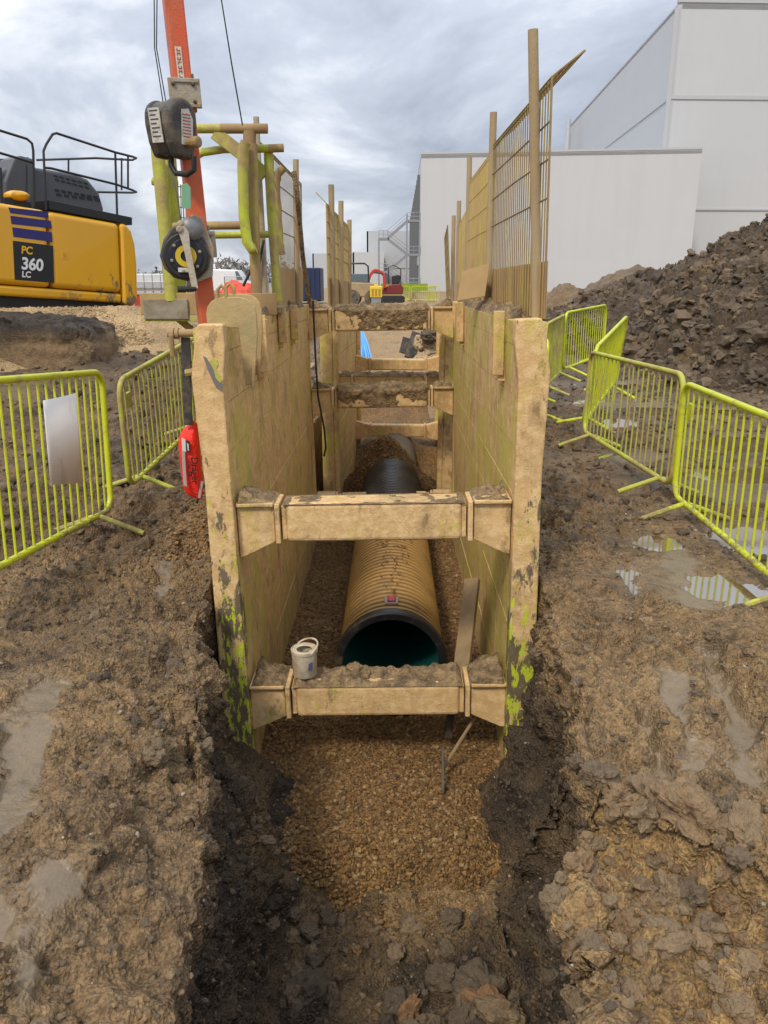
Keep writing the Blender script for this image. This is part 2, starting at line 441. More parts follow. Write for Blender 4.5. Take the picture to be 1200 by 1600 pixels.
# outward steps from each rim
outs = [0.0]; d = .011
while outs[-1] < 2.3: outs.append(outs[-1]+d)
while outs[-1] < 26: d *= 1.045; outs.append(outs[-1]+d)
while outs[-1] < 2000: d *= 1.5; outs.append(outs[-1]+d)
outs = np.array(outs[1:])
def seg(p, q, n):
    t = np.linspace(0, 1, n, endpoint=False)[None, :]
    return np.stack([p[0][:, None]*(1-t)+q[0][:, None]*t, p[1][:, None]*(1-t)+q[1][:, None]*t], 2)
zl = ground_z(rimL(ys), ys); zr = ground_z(rimR(ys), ys); zf = np.minimum(zflo(ys), np.minimum(zl, zr)-.001)
A = (rimL(ys), zl); B = (midL(ys), zl*.45+zf*.55); B = (B[0], np.where((ys > 3.5) & (ys < 4.6), np.interp(ys, [3.5,4.1,4.4,4.6], [-.75,-.98,-1.02,-.85]), B[1])); C = (fltL(ys), zf)
D = (fltR(ys), zf); E = (midR(ys), zr*.45+zf*.55); E = (E[0], np.where((ys > 3.5) & (ys < 4.6), np.interp(ys, [3.5,4.1,4.4,4.6], [-.70,-.86,-.90,-.80]), E[1])); F = (rimR(ys), zr)
lx = rimL(ys)[:, None] - outs[::-1][None, :]
rx = rimR(ys)[:, None] + outs[None, :]
Y2 = ys[:, None]
gl = np.stack([lx, ground_z(lx, Y2+0*lx)], 2); gr = np.stack([rx, ground_z(rx, Y2+0*rx)], 2)
prof = np.concatenate([gl, seg(A, B, 62), seg(B, C, 62), seg(C, D, 130), seg(D, E, 62), seg(E, F, 62), np.stack([F[0], F[1]], 1)[:, None, :], gr], 1)
nr, nc = prof.shape[:2]
X = np.stack([prof[:, :, 0], np.broadcast_to(Y2, (nr, nc)), prof[:, :, 1]], 2)
# round the corners of the cut
i0 = len(outs)-6; i1 = nc-len(outs)+6
for _ in range(10):
    X[:, i0:i1, 2] = .25*X[:, i0-1:i1-1, 2]+.5*X[:, i0:i1, 2]+.25*X[:, i0+1:i1+1, 2]
    X[:, i0:i1, 0] = .25*X[:, i0-1:i1-1, 0]+.5*X[:, i0:i1, 0]+.25*X[:, i0+1:i1+1, 0]
N = normals(X); p = X.reshape(-1, 3).copy(); n = N.reshape(-1, 3)
col = np.tile(np.arange(nc), nr)
yy, xx = p[:, 1], p[:, 0]
intrench = (col >= len(outs)) & (col < nc-len(outs))
isfloor = (col >= len(outs)+124) & (col < nc-len(outs)-125)
near = 1-sstep(9, 22, yy)
clear = 1-sstep(30, 55, np.hypot(xx, yy))
big = fbm(p, .55, 3, .5, 3)*.16
mid_ = fbm(p, 2.6, 4, .55, 5)*.085
# smeared strips where a track or a bucket has polished the clay (centre line, half width)
def strip(pts, hw, soft=.04):
    d = np.full(len(p), 9.0)
    for (x0, y0), (x1, y1) in zip(pts[:-1], pts[1:]):
        vx, vy = x1-x0, y1-y0; t = np.clip(((xx-x0)*vx+(yy-y0)*vy)/(vx*vx+vy*vy), 0, 1)
        d = np.minimum(d, np.hypot(xx-x0-t*vx, yy-y0-t*vy))
    d = d + .16*fbm(p, 3.5, 4, .6, 71)
    return 1-sstep(hw-soft, hw+soft, d)
smear = np.zeros(len(p)); groove = np.zeros(len(p))
for pts, hw, dep in (([(1.27,3.15),(1.17,2.5)], .045, .07), ([(1.80,3.75),(1.56,2.6)], .06, .08), ([(1.45,3.35),(1.34,2.75)], .06, .01),
                     ([(-1.52,3.2),(-1.36,2.6),(-1.22,1.9),(-1.1,1.3)], .10, .05), ([(-.95,2.0),(-.85,1.4)], .02, .0),
                     ([(1.95,4.3),(2.1,5.2)], .10, .05), ([(-1.45,5.0),(-1.36,4.6)], .06, .0), ([(1.9,2.9),(1.62,2.1)], .09, .03)):
    s_ = strip(pts, hw)*(~intrench); smear = np.maximum(smear, s_); groove = np.maximum(groove, s_*dep)
sm2 = sstep(.24, .42, fbm(p, 1.3, 3, .5, 40))*.45*(~intrench)
# water hollows
PUD = [(1.82,4.62,.27,.36,-.035), (2.20,4.46,.26,.27,-.035), (3.5,6.9,.75,.5,-.05), (5.6,14.6,2.2,.9,.02), (3.6,12.2,.9,.5,.0), (2.75,8.4,.45,.35,-.04), (3.0,5.5,.55,.4,0), (4.3,7.5,1.1,.5,0), (3.1,10.3,.5,.4,0), (4.4,11.4,1.1,.45,0), (2.05,5.35,.2,.2,0), (4.3,9.2,.8,.5,-.02)]
hol = np.zeros(len(p))
for (cx, cy, rx_, ry_, zw) in PUD:
    q = np.hypot((xx-cx)/rx_, (yy-cy)/ry_)+.35*fbm(p, 2.2/max(rx_, .3), 3, .6, 77)
    hol = np.maximum(hol, .6*(1-sstep(.75, 1.35, q)))
rough_k = np.clip(1-.85*smear-.6*sm2-.8*hol, 0, 1)
l1, r1 = lumps(p, 5.2, 21, .55); l2, r2 = lumps(p, 12., 22, .6); l3, r3 = lumps(p, 27., 23, .65)
l0, r0 = lumps(p, 2.6, 25, .4)
den = .45+.75*sstep(-.25, .3, fbm(p, .9, 2, .5, 31))
right_loose = sstep(.08, -.12, yy-(2.62-.95*(xx-.75)))*sstep(.6, .8, xx)*(yy > 0)
den = np.maximum(den, .8*right_loose)
floor_front = isfloor*(1-sstep(3.15, 3.6, yy))
wall = intrench & ~isfloor
flat = (isfloor & (yy > 3.6)) | ((col >= len(outs)) & (col < nc-len(outs)) & (yy > 4.45) & (yy < 13.5))
h = big*np.where(intrench, .45, 1) + mid_*rough_k
wpn = p+np.stack([noise3(p[:, 0]*2, p[:, 1]*2, p[:, 2]*2, 170+k) for k in range(3)], 1)*.22
bl = billow(wpn, 1.7, 5, .60, 140)*.22 + billow(wpn*np.array([1, 1, 1.3]), 6.5, 3, .58, 150)*.08
crk = np.exp(-(np.abs(fbm(wpn, 1.9, 3, .55, 180))/.045)**2)
rid = np.clip(fbm(p, .8, 2, .5, 160)+.55, .25, 1.3)
h += (bl-.17-.05*crk*near)*rid*rough_k*np.where(flat, .25, 1)*np.where(intrench, .75, 1)
h += (.07*l1*(r1 > .72) + .034*l2*den*(r2 > .58) + .015*l3*near*(r3 > .5))*rough_k*np.where(flat, .25, 1)
h -= (1-rough_k)*(.17-float(bl.mean()))*rid*(~intrench)   # polished patches lie at the level of the mud round them
h += .16*l0*np.clip(floor_front*1.0+right_loose*.35+wall*.1, 0, 1)
h += .010*fbm(p, 34, 3, .6, 50)*rough_k*near
h += wall*(.05*fbm(p*np.array([1, 1, .4]), 3.2, 4, .55, 60))
h -= groove
# shoulder beside the track strips
h *= np.where(flat & (np.abs(xx) > .8), .3, 1)
# keep the cut clear of the trench box
h = np.where((yy > 4.3) & (yy < 9.6) & intrench, np.minimum(h, .03), h)
h *= clear
p = p + n*h[:, None]
ZLEV = []
for k_, (cx, cy, rx_, ry_, zw) in enumerate(PUD):
    q = np.hypot((xx-cx)/rx_, (yy-cy)/ry_)+.40*fbm(np.c_[xx, yy, 0*xx+k_], 1.6/max(rx_, .25), 4, .6, 77)
    zl_ = float(np.median(p[(q < 1.2) & ~intrench, 2])) if np.any(q < 1.2) else 0.0
    ZLEV.append(zl_)
    wi = (1-sstep(.75, 1.05, q))*(~intrench)
    p[:, 2] = p[:, 2]*(1-wi)+(zl_-.03)*wi
    w2 = sstep(.85, 1.1, q)*(1-sstep(1.9, 2.6, q))*(~intrench)
    p[:, 2] = p[:, 2]*(1-w2)+np.maximum(p[:, 2], zl_+.014)*w2
tan_ = .75*right_loose + .35*sstep(.05, .4, fbm(X.reshape(-1, 3), 1.1, 3, .5, 90)) + .35*sstep(.5, .9, xx)*(1-sstep(3.0, 5.5, yy))*(xx < 3)
tan_ = np.clip(tan_, 0, 1)*(1-.6*sstep(6, 9, yy)) + 1.0*(isfloor & (yy > 13.5)) + .55*sstep(25, 34, yy)
tan_ = np.where(floor_front > .5, .35*sstep(.0, .35, fbm(p, 2.2, 3, .5, 91)) + .3, tan_)
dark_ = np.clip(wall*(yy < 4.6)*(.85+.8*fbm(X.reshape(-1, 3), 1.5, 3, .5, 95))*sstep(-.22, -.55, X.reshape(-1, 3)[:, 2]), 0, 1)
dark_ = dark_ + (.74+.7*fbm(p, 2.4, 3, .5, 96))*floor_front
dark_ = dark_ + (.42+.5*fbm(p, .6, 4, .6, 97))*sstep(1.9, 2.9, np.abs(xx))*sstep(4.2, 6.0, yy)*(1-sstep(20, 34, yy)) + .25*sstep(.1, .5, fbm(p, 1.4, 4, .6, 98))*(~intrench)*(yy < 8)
wet_ = np.clip(smear*.95 + sm2*.45 + hol*.8, 0, 1)
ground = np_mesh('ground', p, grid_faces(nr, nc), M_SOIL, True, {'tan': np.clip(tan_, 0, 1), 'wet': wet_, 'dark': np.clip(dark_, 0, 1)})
tag(ground, 'churned brown clay ground with a trench cut through it', None, None, 'structure')
GP = p.reshape(nr, nc, 3); GN = normals(GP)
def gz(x, y):
    """height of the finished ground beside the trench"""
    j = int(np.argmin(np.abs(ys-y))); row = GP[j]
    ok = np.r_[np.arange(0, len(outs)), np.arange(nc-len(outs), nc)]
    return float(row[ok[np.argmin(np.abs(row[ok, 0]-x))], 2])

# torn blocks along the broken edge of the low shelf
EDGE = []
for u, v, s in ((905,1215,.05),(935,1238,.06),(965,1262,.075),(1005,1275,.07),(1040,1262,.10),(1075,1288,.11),(1105,1310,.07),(1090,1345,.06),(1060,1345,.09),(1130,1290,.06),(1160,1320,.07),(985,1300,.05),(1020,1330,.05),(1150,1365,.05)):
    a_ = P(u, v, z=-.12); EDGE.append((a_[0], a_[1], gz(a_[0], a_[1])+s*.15, s))
# puddles
tw = NT('muddy_water'); tw.set('Base Color', tw.mix(tw.noise(3, 3), (.13,.09,.042), (.18,.125,.06))); tw.set('Roughness', .07); tw.set('IOR', 1.75); tw.set('Specular IOR Level', .9); tw.set('Coat Weight', 1.0); tw.set('Coat IOR', 2.3); tw.set('Coat Roughness', .03)
tw.set('Normal', tw.bump(tw.noise(7, 2), .0006))
for i, (cx, cy, rx_, ry_, zw) in enumerate(PUD):
    zz = ZLEV[i]
    m = MB(); k = 40; vs = [(cx, cy, zz)]
    for j in range(k):
        t = 2*PI*j/k; r = 1.38+.05*math.sin(3*t+i)
        vs.append((cx+rx_*r*math.cos(t), cy+ry_*r*math.sin(t), zz))
    m.add(vs, [(0, 1+j, 1+(j+1) % k) for j in range(k)])
    tag(m.build('puddle', tw.m), 'shallow muddy puddle reflecting the sky', None, 'puddles in the mud', 'structure')

# ------------------------------------------------------------------ scattered lumps and stones (nobody could count them)
def scatter(name, pts, size, sub, mat, cval, amp=.35, flat=.8, seed=0):
    V, Fc = ico(sub); Fc = np.array(Fc); m = len(pts); k = len(V)
    ax = RNG.uniform(.65, 1.35, (m, 3))*np.array([1, 1, flat])
    q = V[None]*ax[:, None, :]*size[:, None, None]
    dis = RNG.normal(0, amp*.35, (m, k)) if sub < 2 else fbm((V[None]*1.3+RNG.uniform(0, 99, (m, 1, 3))).reshape(-1, 3), 1.0, 4, .5, seed).reshape(m, k)*amp*1.7
    q = q*(1+dis)[:, :, None]
    # random rotation about two axes
    a, b = RNG.uniform(0, 2*PI, m), RNG.uniform(-.9, .9, m)
    ca, sa, cb_, sb = np.cos(a)[:, None], np.sin(a)[:, None], np.cos(b)[:, None], np.sin(b)[:, None]
    x, y_, z = q[:, :, 0], q[:, :, 1], q[:, :, 2]
    y_, z = y_*cb_-z*sb, y_*sb+z*cb_
    x, y_ = x*ca-y_*sa, x*sa+y_*ca
    q = np.stack([x, y_, z], 2)+pts[:, None, :]
    f = (Fc[None]+(np.arange(m)*k)[:, None, None]).reshape(-1, 3)
    return np_mesh(name, q.reshape(-1, 3), f, mat, False, {'c': np.repeat(cval, k)})
EDGE = np.array(EDGE)
tag(scatter('torn_blocks', EDGE[:, :3], EDGE[:, 3]*1.0, 4, M_CLOD, RNG.choice([.3, .45, .55, .66, .78], len(EDGE)), .5, .65), 'torn blocks of clay along the broken edge of the low shelf at right', 'clay clods', None, 'stuff')
def pick(mask, n):
    """random points of the ground sheet under a mask, even over its area"""
    a = np.linalg.norm(np.cross(np.gradient(GP, axis=1), np.gradient(GP, axis=0)), axis=2).ravel()
    w_ = np.where(mask, a, 0); i = RNG.choice(len(w_), n, p=w_/w_.sum()); return i
fx, fy = GP[:, :, 0].ravel(), GP[:, :, 1].ravel(); fn = GN.reshape(-1, 3)
vis = (fy > 1.05) & (np.abs(fx) < .52*fy+.4)
dry = (wet_ < .35)
def clods(mask, n, lo, hi, sub, name, label, cmode, k=2.2):
    i = pick(mask, n); s = lo*(hi/lo)**(RNG.random(n)**k)
    q = GP.reshape(-1, 3)[i] + fn[i]*(s*.25)[:, None]
    dk = dark_[i]; base = np.clip(RNG.normal(.33, .15, n)+.28*tan_[i]-.3*dk, 0, 1)
    c = np.where(RNG.random(n) < .02, RNG.uniform(.75, .95, n), np.minimum(base, .72))
    o = scatter(name, q, s, sub, M_CLOD if cmode else M_FLINT, (RNG.choice([.12, .2, .34, .5, .8], n) if name == 'large_clods' else c) if cmode else RNG.random(n))
    return tag(o, label, 'clay clods' if cmode else 'stones', None, 'stuff')
clods(vis & dry & (fy < 6) & ~(isfloor & (fy > 3.4)) & ~(intrench & (fy > 4.3)), 17000, .003, .016, 1, 'clay_clods', 'small crumbs of brown clay scattered over the mud', 1)
clods(vis & dry & (fy < 4.2) & ~(isfloor & (fy > 3.5)) & (den > .7), 260, .018, .05, 3, 'clay_lumps', 'fist sized lumps of clay lying on the banks', 1, 2.5)
clods(vis & dry & (fy > 5) & (fy < 16) & ~intrench, 5000, .012, .06, 1, 'far_clods', 'clods of churned clay on the ground beyond the barriers', 1)
clods(vis & isfloor & (fy < 3.55), 300, .015, .06, 3, 'trench_clods', 'broken clay lumps on the near trench bottom', 1, 2.0)
clods(vis & (right_loose > .5) & (fy < 2.9), 1500, .006, .022, 1, 'loose_crumbs', 'loose sandy crumbs of clay on the low shelf at right', 1)
clods(vis & (right_loose > .5) & (fy < 2.9), 170, .022, .06, 3, 'loose_rubble', 'loose sandy rubble on the low shelf at right', 1, 2.3)
clods(vis & isfloor & (fy < 3.1) & (fy > 2.2), 22, .06, .11, 4, 'large_clods', 'big torn lumps of clay at the near end of the trench bottom', 1, 1.2)
clods(vis & dry & (fy < 7) & ~(isfloor & (fy > 3.4)) & ~(intrench & (fy > 4.3)), 700, .003, .011, 1, 'flint_chips', 'pale flint chips sprinkled over the mud', 0)
# ------------------------------------------------------------------ finishes
OCH = (.43, .285, .125)
LIME = (.56, .61, .02)
def box_skin(name, yel=.25, ysc=1.0, dark=.5, flake=False):
    """dried ochre slurry over lime paint, scraped in vertical streaks"""
    t = NT(name)
    n0 = t.noise(1.7, 4, .6); n1 = t.noise(4.5, 7, .68, t.map((1, 1, .45)), .4); n2 = t.noise(15, 6, .68); n3 = t.noise(110, 3, .6)
    c = t.mix(n0, (.50, .315, .13), (.67, .435, .19))
    c = t.mix(t.math('MULTIPLY', t.ramp(n2, [(.44, 0.0), (.60, 1.0)]), .6), c, (.77, .555, .29))
    c = t.mix(t.math('MULTIPLY', t.ramp(t.noise(3.2, 7, .7, t.map((1, 1, .7), loc=(3, 9, 2))), [(.51, 0.0), (.62, 1.0)]), .6), c, (.31, .20, .085))
    c = t.mix(t.math('MULTIPLY', t.ramp(t.noise(7, 7, .75, t.map((1, 1, .5), loc=(8, 2, 5))), [(.57, 0.0), (.63, 1.0)]), .65), c, (.20, .13, .06))
    f = t.math('ADD', t.math('MULTIPLY', n1, .65), t.math('ADD', t.math('MULTIPLY', n0, .3), t.math('MULTIPLY', t.noise(38, 4, .7, t.map((1, 1, .12))), .15)))
    lo = .625-.18*yel
    ym = t.ramp(f, [(lo-.02, 0.0), (lo+.05, 1.0)])
    c = t.mix(t.math('MULTIPLY', ym, .6), c, t.mix(n2, (.44, .38, .05), (.50, .50, .03)))
    sc1 = t.ramp(t.noise(9, 3, .6, t.map((1, 9, .55), rot=(.75, 0, 0))), [(.655, 0.0), (.69, 1.0)]); sc2 = t.ramp(t.noise(8, 3, .6, t.map((1, 9, .5), rot=(-.6, 0, 0), loc=(4, 1, 3))), [(.66, 0.0), (.70, 1.0)])
    c = t.mix(t.math('MULTIPLY', sc1, .45), c, (.50, .46, .05)); c = t.mix(t.math('MULTIPLY', sc2, .45), c, (.20, .14, .06))
    fine = t.noise(60, 4, .7, t.map((1, 1, .06), rot=(.15, .1, 0)))
    c = t.mix(t.math('MULTIPLY', t.ramp(fine, [(.65, 0.0), (.72, 1.0)]), .4), c, (.17, .115, .05))
    if flake:
        z = t.sep()[2]
        low = t.ramp(z, [(0.0, 1.0), (1.0, 0.0)]) if False else t.math('MULTIPLY', t.math('SUBTRACT', .75, z), .75, True)
        g = t.math('ADD', t.noise(11, 6, .7, t.map((1, 1, .4))), t.math('MULTIPLY', low, .20))
        bm = t.ramp(g, [(.635, 0.0), (.67, 1.0)])
        c = t.mix(t.math('MULTIPLY', bm, .9), c, t.mix(n2, (.05, .042, .03), (.15, .115, .07)))
        g2 = t.math('ADD', t.noise(24, 6, .72, t.map((1, 1, .33), loc=(5, 2, 8))), t.math('MULTIPLY', low, .135))
        yk = t.ramp(g2, [(.655, 0.0), (.67, 1.0)])
        c = t.mix(yk, c, (.50, .56, .03))
    dk = t.ramp(t.noise(7, 6, .7, t.map((1, 1, .5), loc=(1, 4, 6))), [(.66, 0.0), (.72, 1.0)])
    c = t.mix(t.math('MULTIPLY', dk, dark), c, (.06, .045, .03))
    t.set('Base Color', c); t.set('Roughness', t.ramp(n2, [(.3, .5), (.7, .85)]))
    h = t.math('ADD', t.math('MULTIPLY', n2, 1.0), t.math('ADD', t.math('MULTIPLY', n3, .35), t.math('MULTIPLY', ym, -.25)))
    t.set('Normal', t.bump(h, .008)); return t.m
M_BOX = box_skin('slurry_coated_steel', .30)
M_BOXR = box_skin('scraped_slurry_coated_steel', .50)
M_LIP = box_skin('flaking_lime_paint', .02, flake=True)
M_STRUT = box_skin('slurry_coated_beam', .05, dark=.6)
M_MUD = NT('wet_mud_crust')
_n = M_MUD.noise(14, 5, .65)
M_MUD.set('Base Color', M_MUD.ramp(_n, [(.3, (.075,.05,.028)), (.5, (.24,.16,.078)), (.72, (.42,.29,.14))])); M_MUD.set('Roughness', .8)
M_MUD.set('Normal', M_MUD.bump(M_MUD.math('ADD', M_MUD.vor(45), M_MUD.noise(120, 3)), .014)); M_MUD = M_MUD.m
M_DRYMUD = painted('dried_mud_on_tube', (.44, .42, .05), (.33, .22, .105), .78, 3, .6)
M_TIMBER = painted('muddy_round_post', (.40, .31, .18), (.33, .23, .12), .5, 3, .8, streak=(1, 1, .25))
M_LIME = painted('lime_barrier_paint', LIME, (.28, .22, .10), .17, 6, .38, foot=.17)
M_LIMED = painted('muddy_lime_paint', (.47, .54, .03), (.36, .26, .12), .50, 3.0, .45, dark=.3)
M_MESH = painted('slurry_coated_wire', (.42, .40, .06), (.27, .185, .085), .8, 3, .6)
M_MESHY = painted('lime_wire_with_slurry', (.52, .55, .03), (.33, .24, .10), .45, 2.5, .55)
M_TOE = painted('slurry_coated_sheet', (.46, .42, .07), (.40, .265, .115), .82, 2.2, .6, streak=(1, 1, .2))
M_STEEL = painted('muddy_steel', (.30, .30, .29), (.32, .22, .11), .55, 5, .5)
M_BLACKSTEEL = painted('dark_muddy_steel', (.03, .03, .03), (.20, .14, .08), .3, 6, .5)
M_BLACK = plain('black_rubber', (.018, .018, .018), .55)

def crust(name, parent, x0, x1, y0, y1, z, hmax, seed, mat=None, nx=90, ny=22, cover=.1, ramp=0):
    """mud lying on a ledge: an uneven skin, thick in places"""
    xs = np.linspace(x0, x1, nx); ysx = np.linspace(y0, y1, ny)
    G = np.stack(np.meshgrid(xs, ysx), 2).reshape(-1, 2); q = np.c_[G, np.full(len(G), seed*1.7)]
    e = np.minimum(np.minimum((G[:, 0]-x0), (x1-G[:, 0])), np.minimum(G[:, 1]-y0, y1-G[:, 1]))
    hh = hmax*np.clip(.45+1.1*fbm(q, 4.5, 4, .6, seed)+cover, 0, 1.3)*sstep(0, .03, e)
    hh = hh + .35*hmax*lumps(q, 16, seed+3, .6)[0]*sstep(.0, .02, e)
    if ramp: hh = hh*(.25+1.5*((G[:, 0]-x0)/(x1-x0) if ramp > 0 else (x1-G[:, 0])/(x1-x0)))
    V = np.c_[G, z+hh-.004]
    off = Vector((0, 0, 0)); r = parent
    while r is not None: off = off+r.location; r = r.parent
    o = np_mesh(name, V-np.array(off), grid_faces(ny, nx), mat or M_MUD, True); o.parent = parent
    return o

# ------------------------------------------------------------------ trench boxes
def face_crust(name, parent, x0, x1, z0, z1, y, dmax, seed, nx=110, nz=26):
    xs = np.linspace(x0, x1, nx); zs = np.linspace(z0, z1, nz)
    G = np.stack(np.meshgrid(xs, zs), 2).reshape(-1, 2); q = np.c_[G, np.full(len(G), seed*2.3)]
    e = np.minimum(np.minimum(G[:, 0]-x0, x1-G[:, 0]), z1-G[:, 1]+.02)
    d = dmax*np.clip(.15+1.2*fbm(q, 3.2, 4, .6, seed)+.9*(G[:, 1]-z0)/(z1-z0)-.25, -.4, 1.2)*sstep(0, .05, e) + .4*dmax*lumps(q, 20, seed+2, .6)[0]*sstep(0, .05, e)
    off = Vector((0, 0, 0)); r = parent
    while r is not None: off = off+r.location; r = r.parent
    o = np_mesh(name, np.c_[G[:, 0], y-d+.004, G[:, 1]]-np.array(off), grid_faces(nz, nx), M_MUD, True); o.parent = parent
def lip_poly(sgn, zt, zb, xi, xo):
    return [(sgn*xi, zb), (sgn*xo, zb), (sgn*(xo-.012), zt-.9), (sgn*(xo+.012), zt-.30), (sgn*(xo-.035), zt-.03), (sgn*(xo-.05), zt), (sgn*(xi-.01), zt-.004), (sgn*(xi-.016), zt-.12), (sgn*(xi+.012), zt-.34)]
def make_strut(root, y, z0, z1, xi, depth=.2, mudseed=0, hm=.05, cover=.1, endmud=True, name='strut', face=0):
    """one cross beam between the two walls with flanges and gusseted end brackets; z0..z1 at its face"""
    h = z1-z0; sl = xi-.30
    m = MB().box((0, y+depth/2, (z0+z1)/2), (2*sl, depth, h))
    st = m.build(name, M_STRUT, root, .028, 3)
    for s in (-1, 1):
        f = MB().box((s*(sl+.014), y+depth/2, (z0+z1)/2), (.03, depth-.04, h-.03)).box((s*(sl+.052), y+depth/2, (z0+z1)/2), (.030, depth+.02, h+.006))
        f.build('flange', M_STRUT, st, .005)
        x1, x2 = s*(sl+.073), s*(xi+.0)
        br = MB().prism([(x1, z1-.01), (x2, z1-.01), (x2, z0-.10), (x2-s*.03, z0-.095), (x1, z0+.0)], (0, y+.02, 0), (1,0,0), (0,0,1), (0,1,0), depth-.02)
        br.box(((x1+x2)/2, y+depth/2+.0, z1-.002), (abs(x2-x1), depth+.02, .024))
        br.build('end_bracket', M_STRUT, st, .006)
    if face: face_crust('mud_crust', st, -sl, sl, z0+.01, z1, y, face, mudseed+30)
    if hm:
        crust('mud_crust', st, -sl-.02, sl+.02, y-.004, y+depth+.01, z1, hm, mudseed, cover=cover)
        if endmud:
            for s in (-1, 1):
                a, b = sorted((s*(sl+.06), s*(xi-.005)))
                crust('mud_crust', st, a, b, y-.01, y+depth+.05, z1+.005, min(.075, hm*1.5+.04), mudseed+9+s, nx=30, cover=.2, ramp=s)
    return st
def roll(root, deg, yaw=0):
    root.rotation_euler = (0, math.radians(deg), yaw)

Y0 = 4.42; ZT, ZB = 1.60, -1.46
tb = thing('trench_box', (0, 0, 0), 'large ochre slurry coated steel trench box in the foreground, white tub on its lower beam', 'trench box')
for s, mat in ((-1, M_BOX), (1, M_BOXR)):
    # each wall is stacked from pressed sheets with narrow seams, so the inner face carries its own joints
    m = MB(); ylen = 4.55; ya = Y0+.10
    zs = [ZB]
    while zs[-1] < ZT-.02: zs.append(min(ZT-.02, zs[-1]+.29))
    yc = [ya, ya+1.32+.12*s, ya+ylen]
    for i in range(len(zs)-1):
        for j in range(2):
            jit = random.uniform(-.003, .003)
            m.box((s*(.93+jit), (yc[j]+yc[j+1])/2, (zs[i]+zs[i+1])/2), (.168, yc[j+1]-yc[j]-.006, zs[i+1]-zs[i]-.004))
    m.box((s*.95, ya+ylen/2, (ZT+ZB)/2-.03), (.10, ylen, ZT-ZB-.08))
    wall = m.build('side_panel', mat, tb)
    for yy_, th in ((Y0, .115), (Y0+ylen+.085, .16)):
        lp = MB().prism(lip_poly(s, ZT+.005, ZB-.0, .832, 1.012), (0, yy_, 0), (1,0,0), (0,0,1), (0,1,0), th)
        lp.build('end_post', M_LIP if yy_ == Y0 else mat, wall, .010, 2)
    crust('mud_crust', wall, *sorted((s*.85, s*1.0)), Y0+.6, Y0+ylen, ZT-.02, .075, 40+s, nx=16, ny=200, cover=.1)
    # guide sockets welded to the inner face near the top
    for k, (yb, zb_, hh, wd) in enumerate(((5.75, 1.17, .40, .30), (6.75, 1.30, .29, .12), (7.6, 1.27, .32, .16)) if s < 0 else ((5.05, 1.19, .40, .13), (7.9, 1.20, .38, .09))):
        MB().box((s*.825, yb, zb_+hh/2), (.05, wd, hh)).box((s*.80, yb-wd/2-.012, zb_+hh/2+.04), (.07, .02, hh)).build('guide_socket', M_BOX, wall, .006)
make_strut(tb, Y0+.05, .29, .535, .835, .22, 1, .008, -.18)
make_strut(tb, Y0+.05, -.925, -.70, .835, .24, 2, .055, .15)
yr = Y0+4.66
make_strut(tb, yr, 1.29, 1.54, .835, .26, 3, .05, .3, face=.035)
make_strut(tb, yr, .40, .63, .835, .24, 4, .055, .3, face=.03)
make_strut(tb, yr, -.90, -.68, .835, .24, 5, .0)
# a scraped patch of old paint near the top of the left end post
lipo = [o for o in bpy.data.objects if o.name.startswith('end_post') and o.parent.parent == tb and o.data.materials[0] == M_LIP][0]
for nm, mt, px, dy in (('grey_paint_scrape', plain('grey_primer_paint', (.16, .14, .13), .7), [(316,551),(322,555),(332,572),(340,584),(347,597),(346,608),(337,602),(331,590),(324,574)], .002), ('lime_paint_scrape', M_LIMED, [(326,561),(331,556),(338,558),(340,565),(337,572),(341,580),(347,590),(343,594),(336,586),(333,574)], .004)):
    Q = [P(u, v, y=Y0) for u, v in px]
    MB().prism([(q[0]+.0175*q[2]+.003, q[2]) for q in Q], (0, Y0-dy, 0), (1,0,0), (0,0,1), (0,1,0), .004).build(nm, mt, lipo)
roll(tb, -1.0)
bpy.context.view_layer.update()

tb2 = thing('trench_box', (.06, 9.68, 0), 'second smaller trench box standing behind the first one further along the trench', 'trench box', None, -.045)
def box2():
    hw, zt, zb, ln = .70, 1.50, -1.5, 3.4
    for s in (-1, 1):
        m = MB(); zs = np.linspace(zb, zt, 11)
        for i in range(10): m.box((s*(hw+.06), ln/2, (zs[i]+zs[i+1])/2), (.12+random.uniform(-.004, .004), ln-.2, zs[i+1]-zs[i]-.007))
        m.box((s*(hw+.065), ln/2, (zt+zb)/2), (.08, ln-.22, zt-zb-.05))
        wl = m.build('side_panel', M_BOX, tb2, .003, 1, world=False)
        for yy_ in (0, ln-.1):
            MB().prism([(s*(hw-.0), zb), (s*(hw+.15), zb), (s*(hw+.15), zt), (s*(hw-.0), zt)], (0, yy_, 0), (1,0,0), (0,0,1), (0,1,0), .1).build('end_post', M_BOX, wl, .01, world=False)
            MB().tube([(s*(hw-.03), yy_+.05, zb), (s*(hw-.03), yy_+.05, zt-.1)], .045, 10).build('corner_tube', M_BOX, wl, world=False)
    for (yy_, z0, z1, md) in ((.05, .50, .70, 1), (ln-.3, .45, .63, 0), (ln-.3, -.66, -.46, 0)):
        m = MB().box((0, yy_+.1, (z0+z1)/2), (2*hw-.5, .18, z1-z0)); st = m.build('strut', M_STRUT, tb2, .02, world=False)
        for s in (-1, 1):
            MB().box((s*(hw-.24), yy_+.1, (z0+z1)/2), (.03, .22, z1-z0+.03)).build('flange', M_STRUT, st, .004, world=False)
            MB().prism([(s*(hw-.22), z1), (s*hw, z1+.06), (s*hw, z0-.06), (s*(hw-.22), z0)], (0, yy_+.02, 0), (1,0,0), (0,0,1), (0,1,0), .16).build('end_bracket', M_STRUT, st, .005, world=False)
        if md: 
            c = crust('mud_crust', None, -hw+.05, hw-.05, yy_, yy_+.2, z1, .05, 60, cover=.3); c.parent = st
box2()

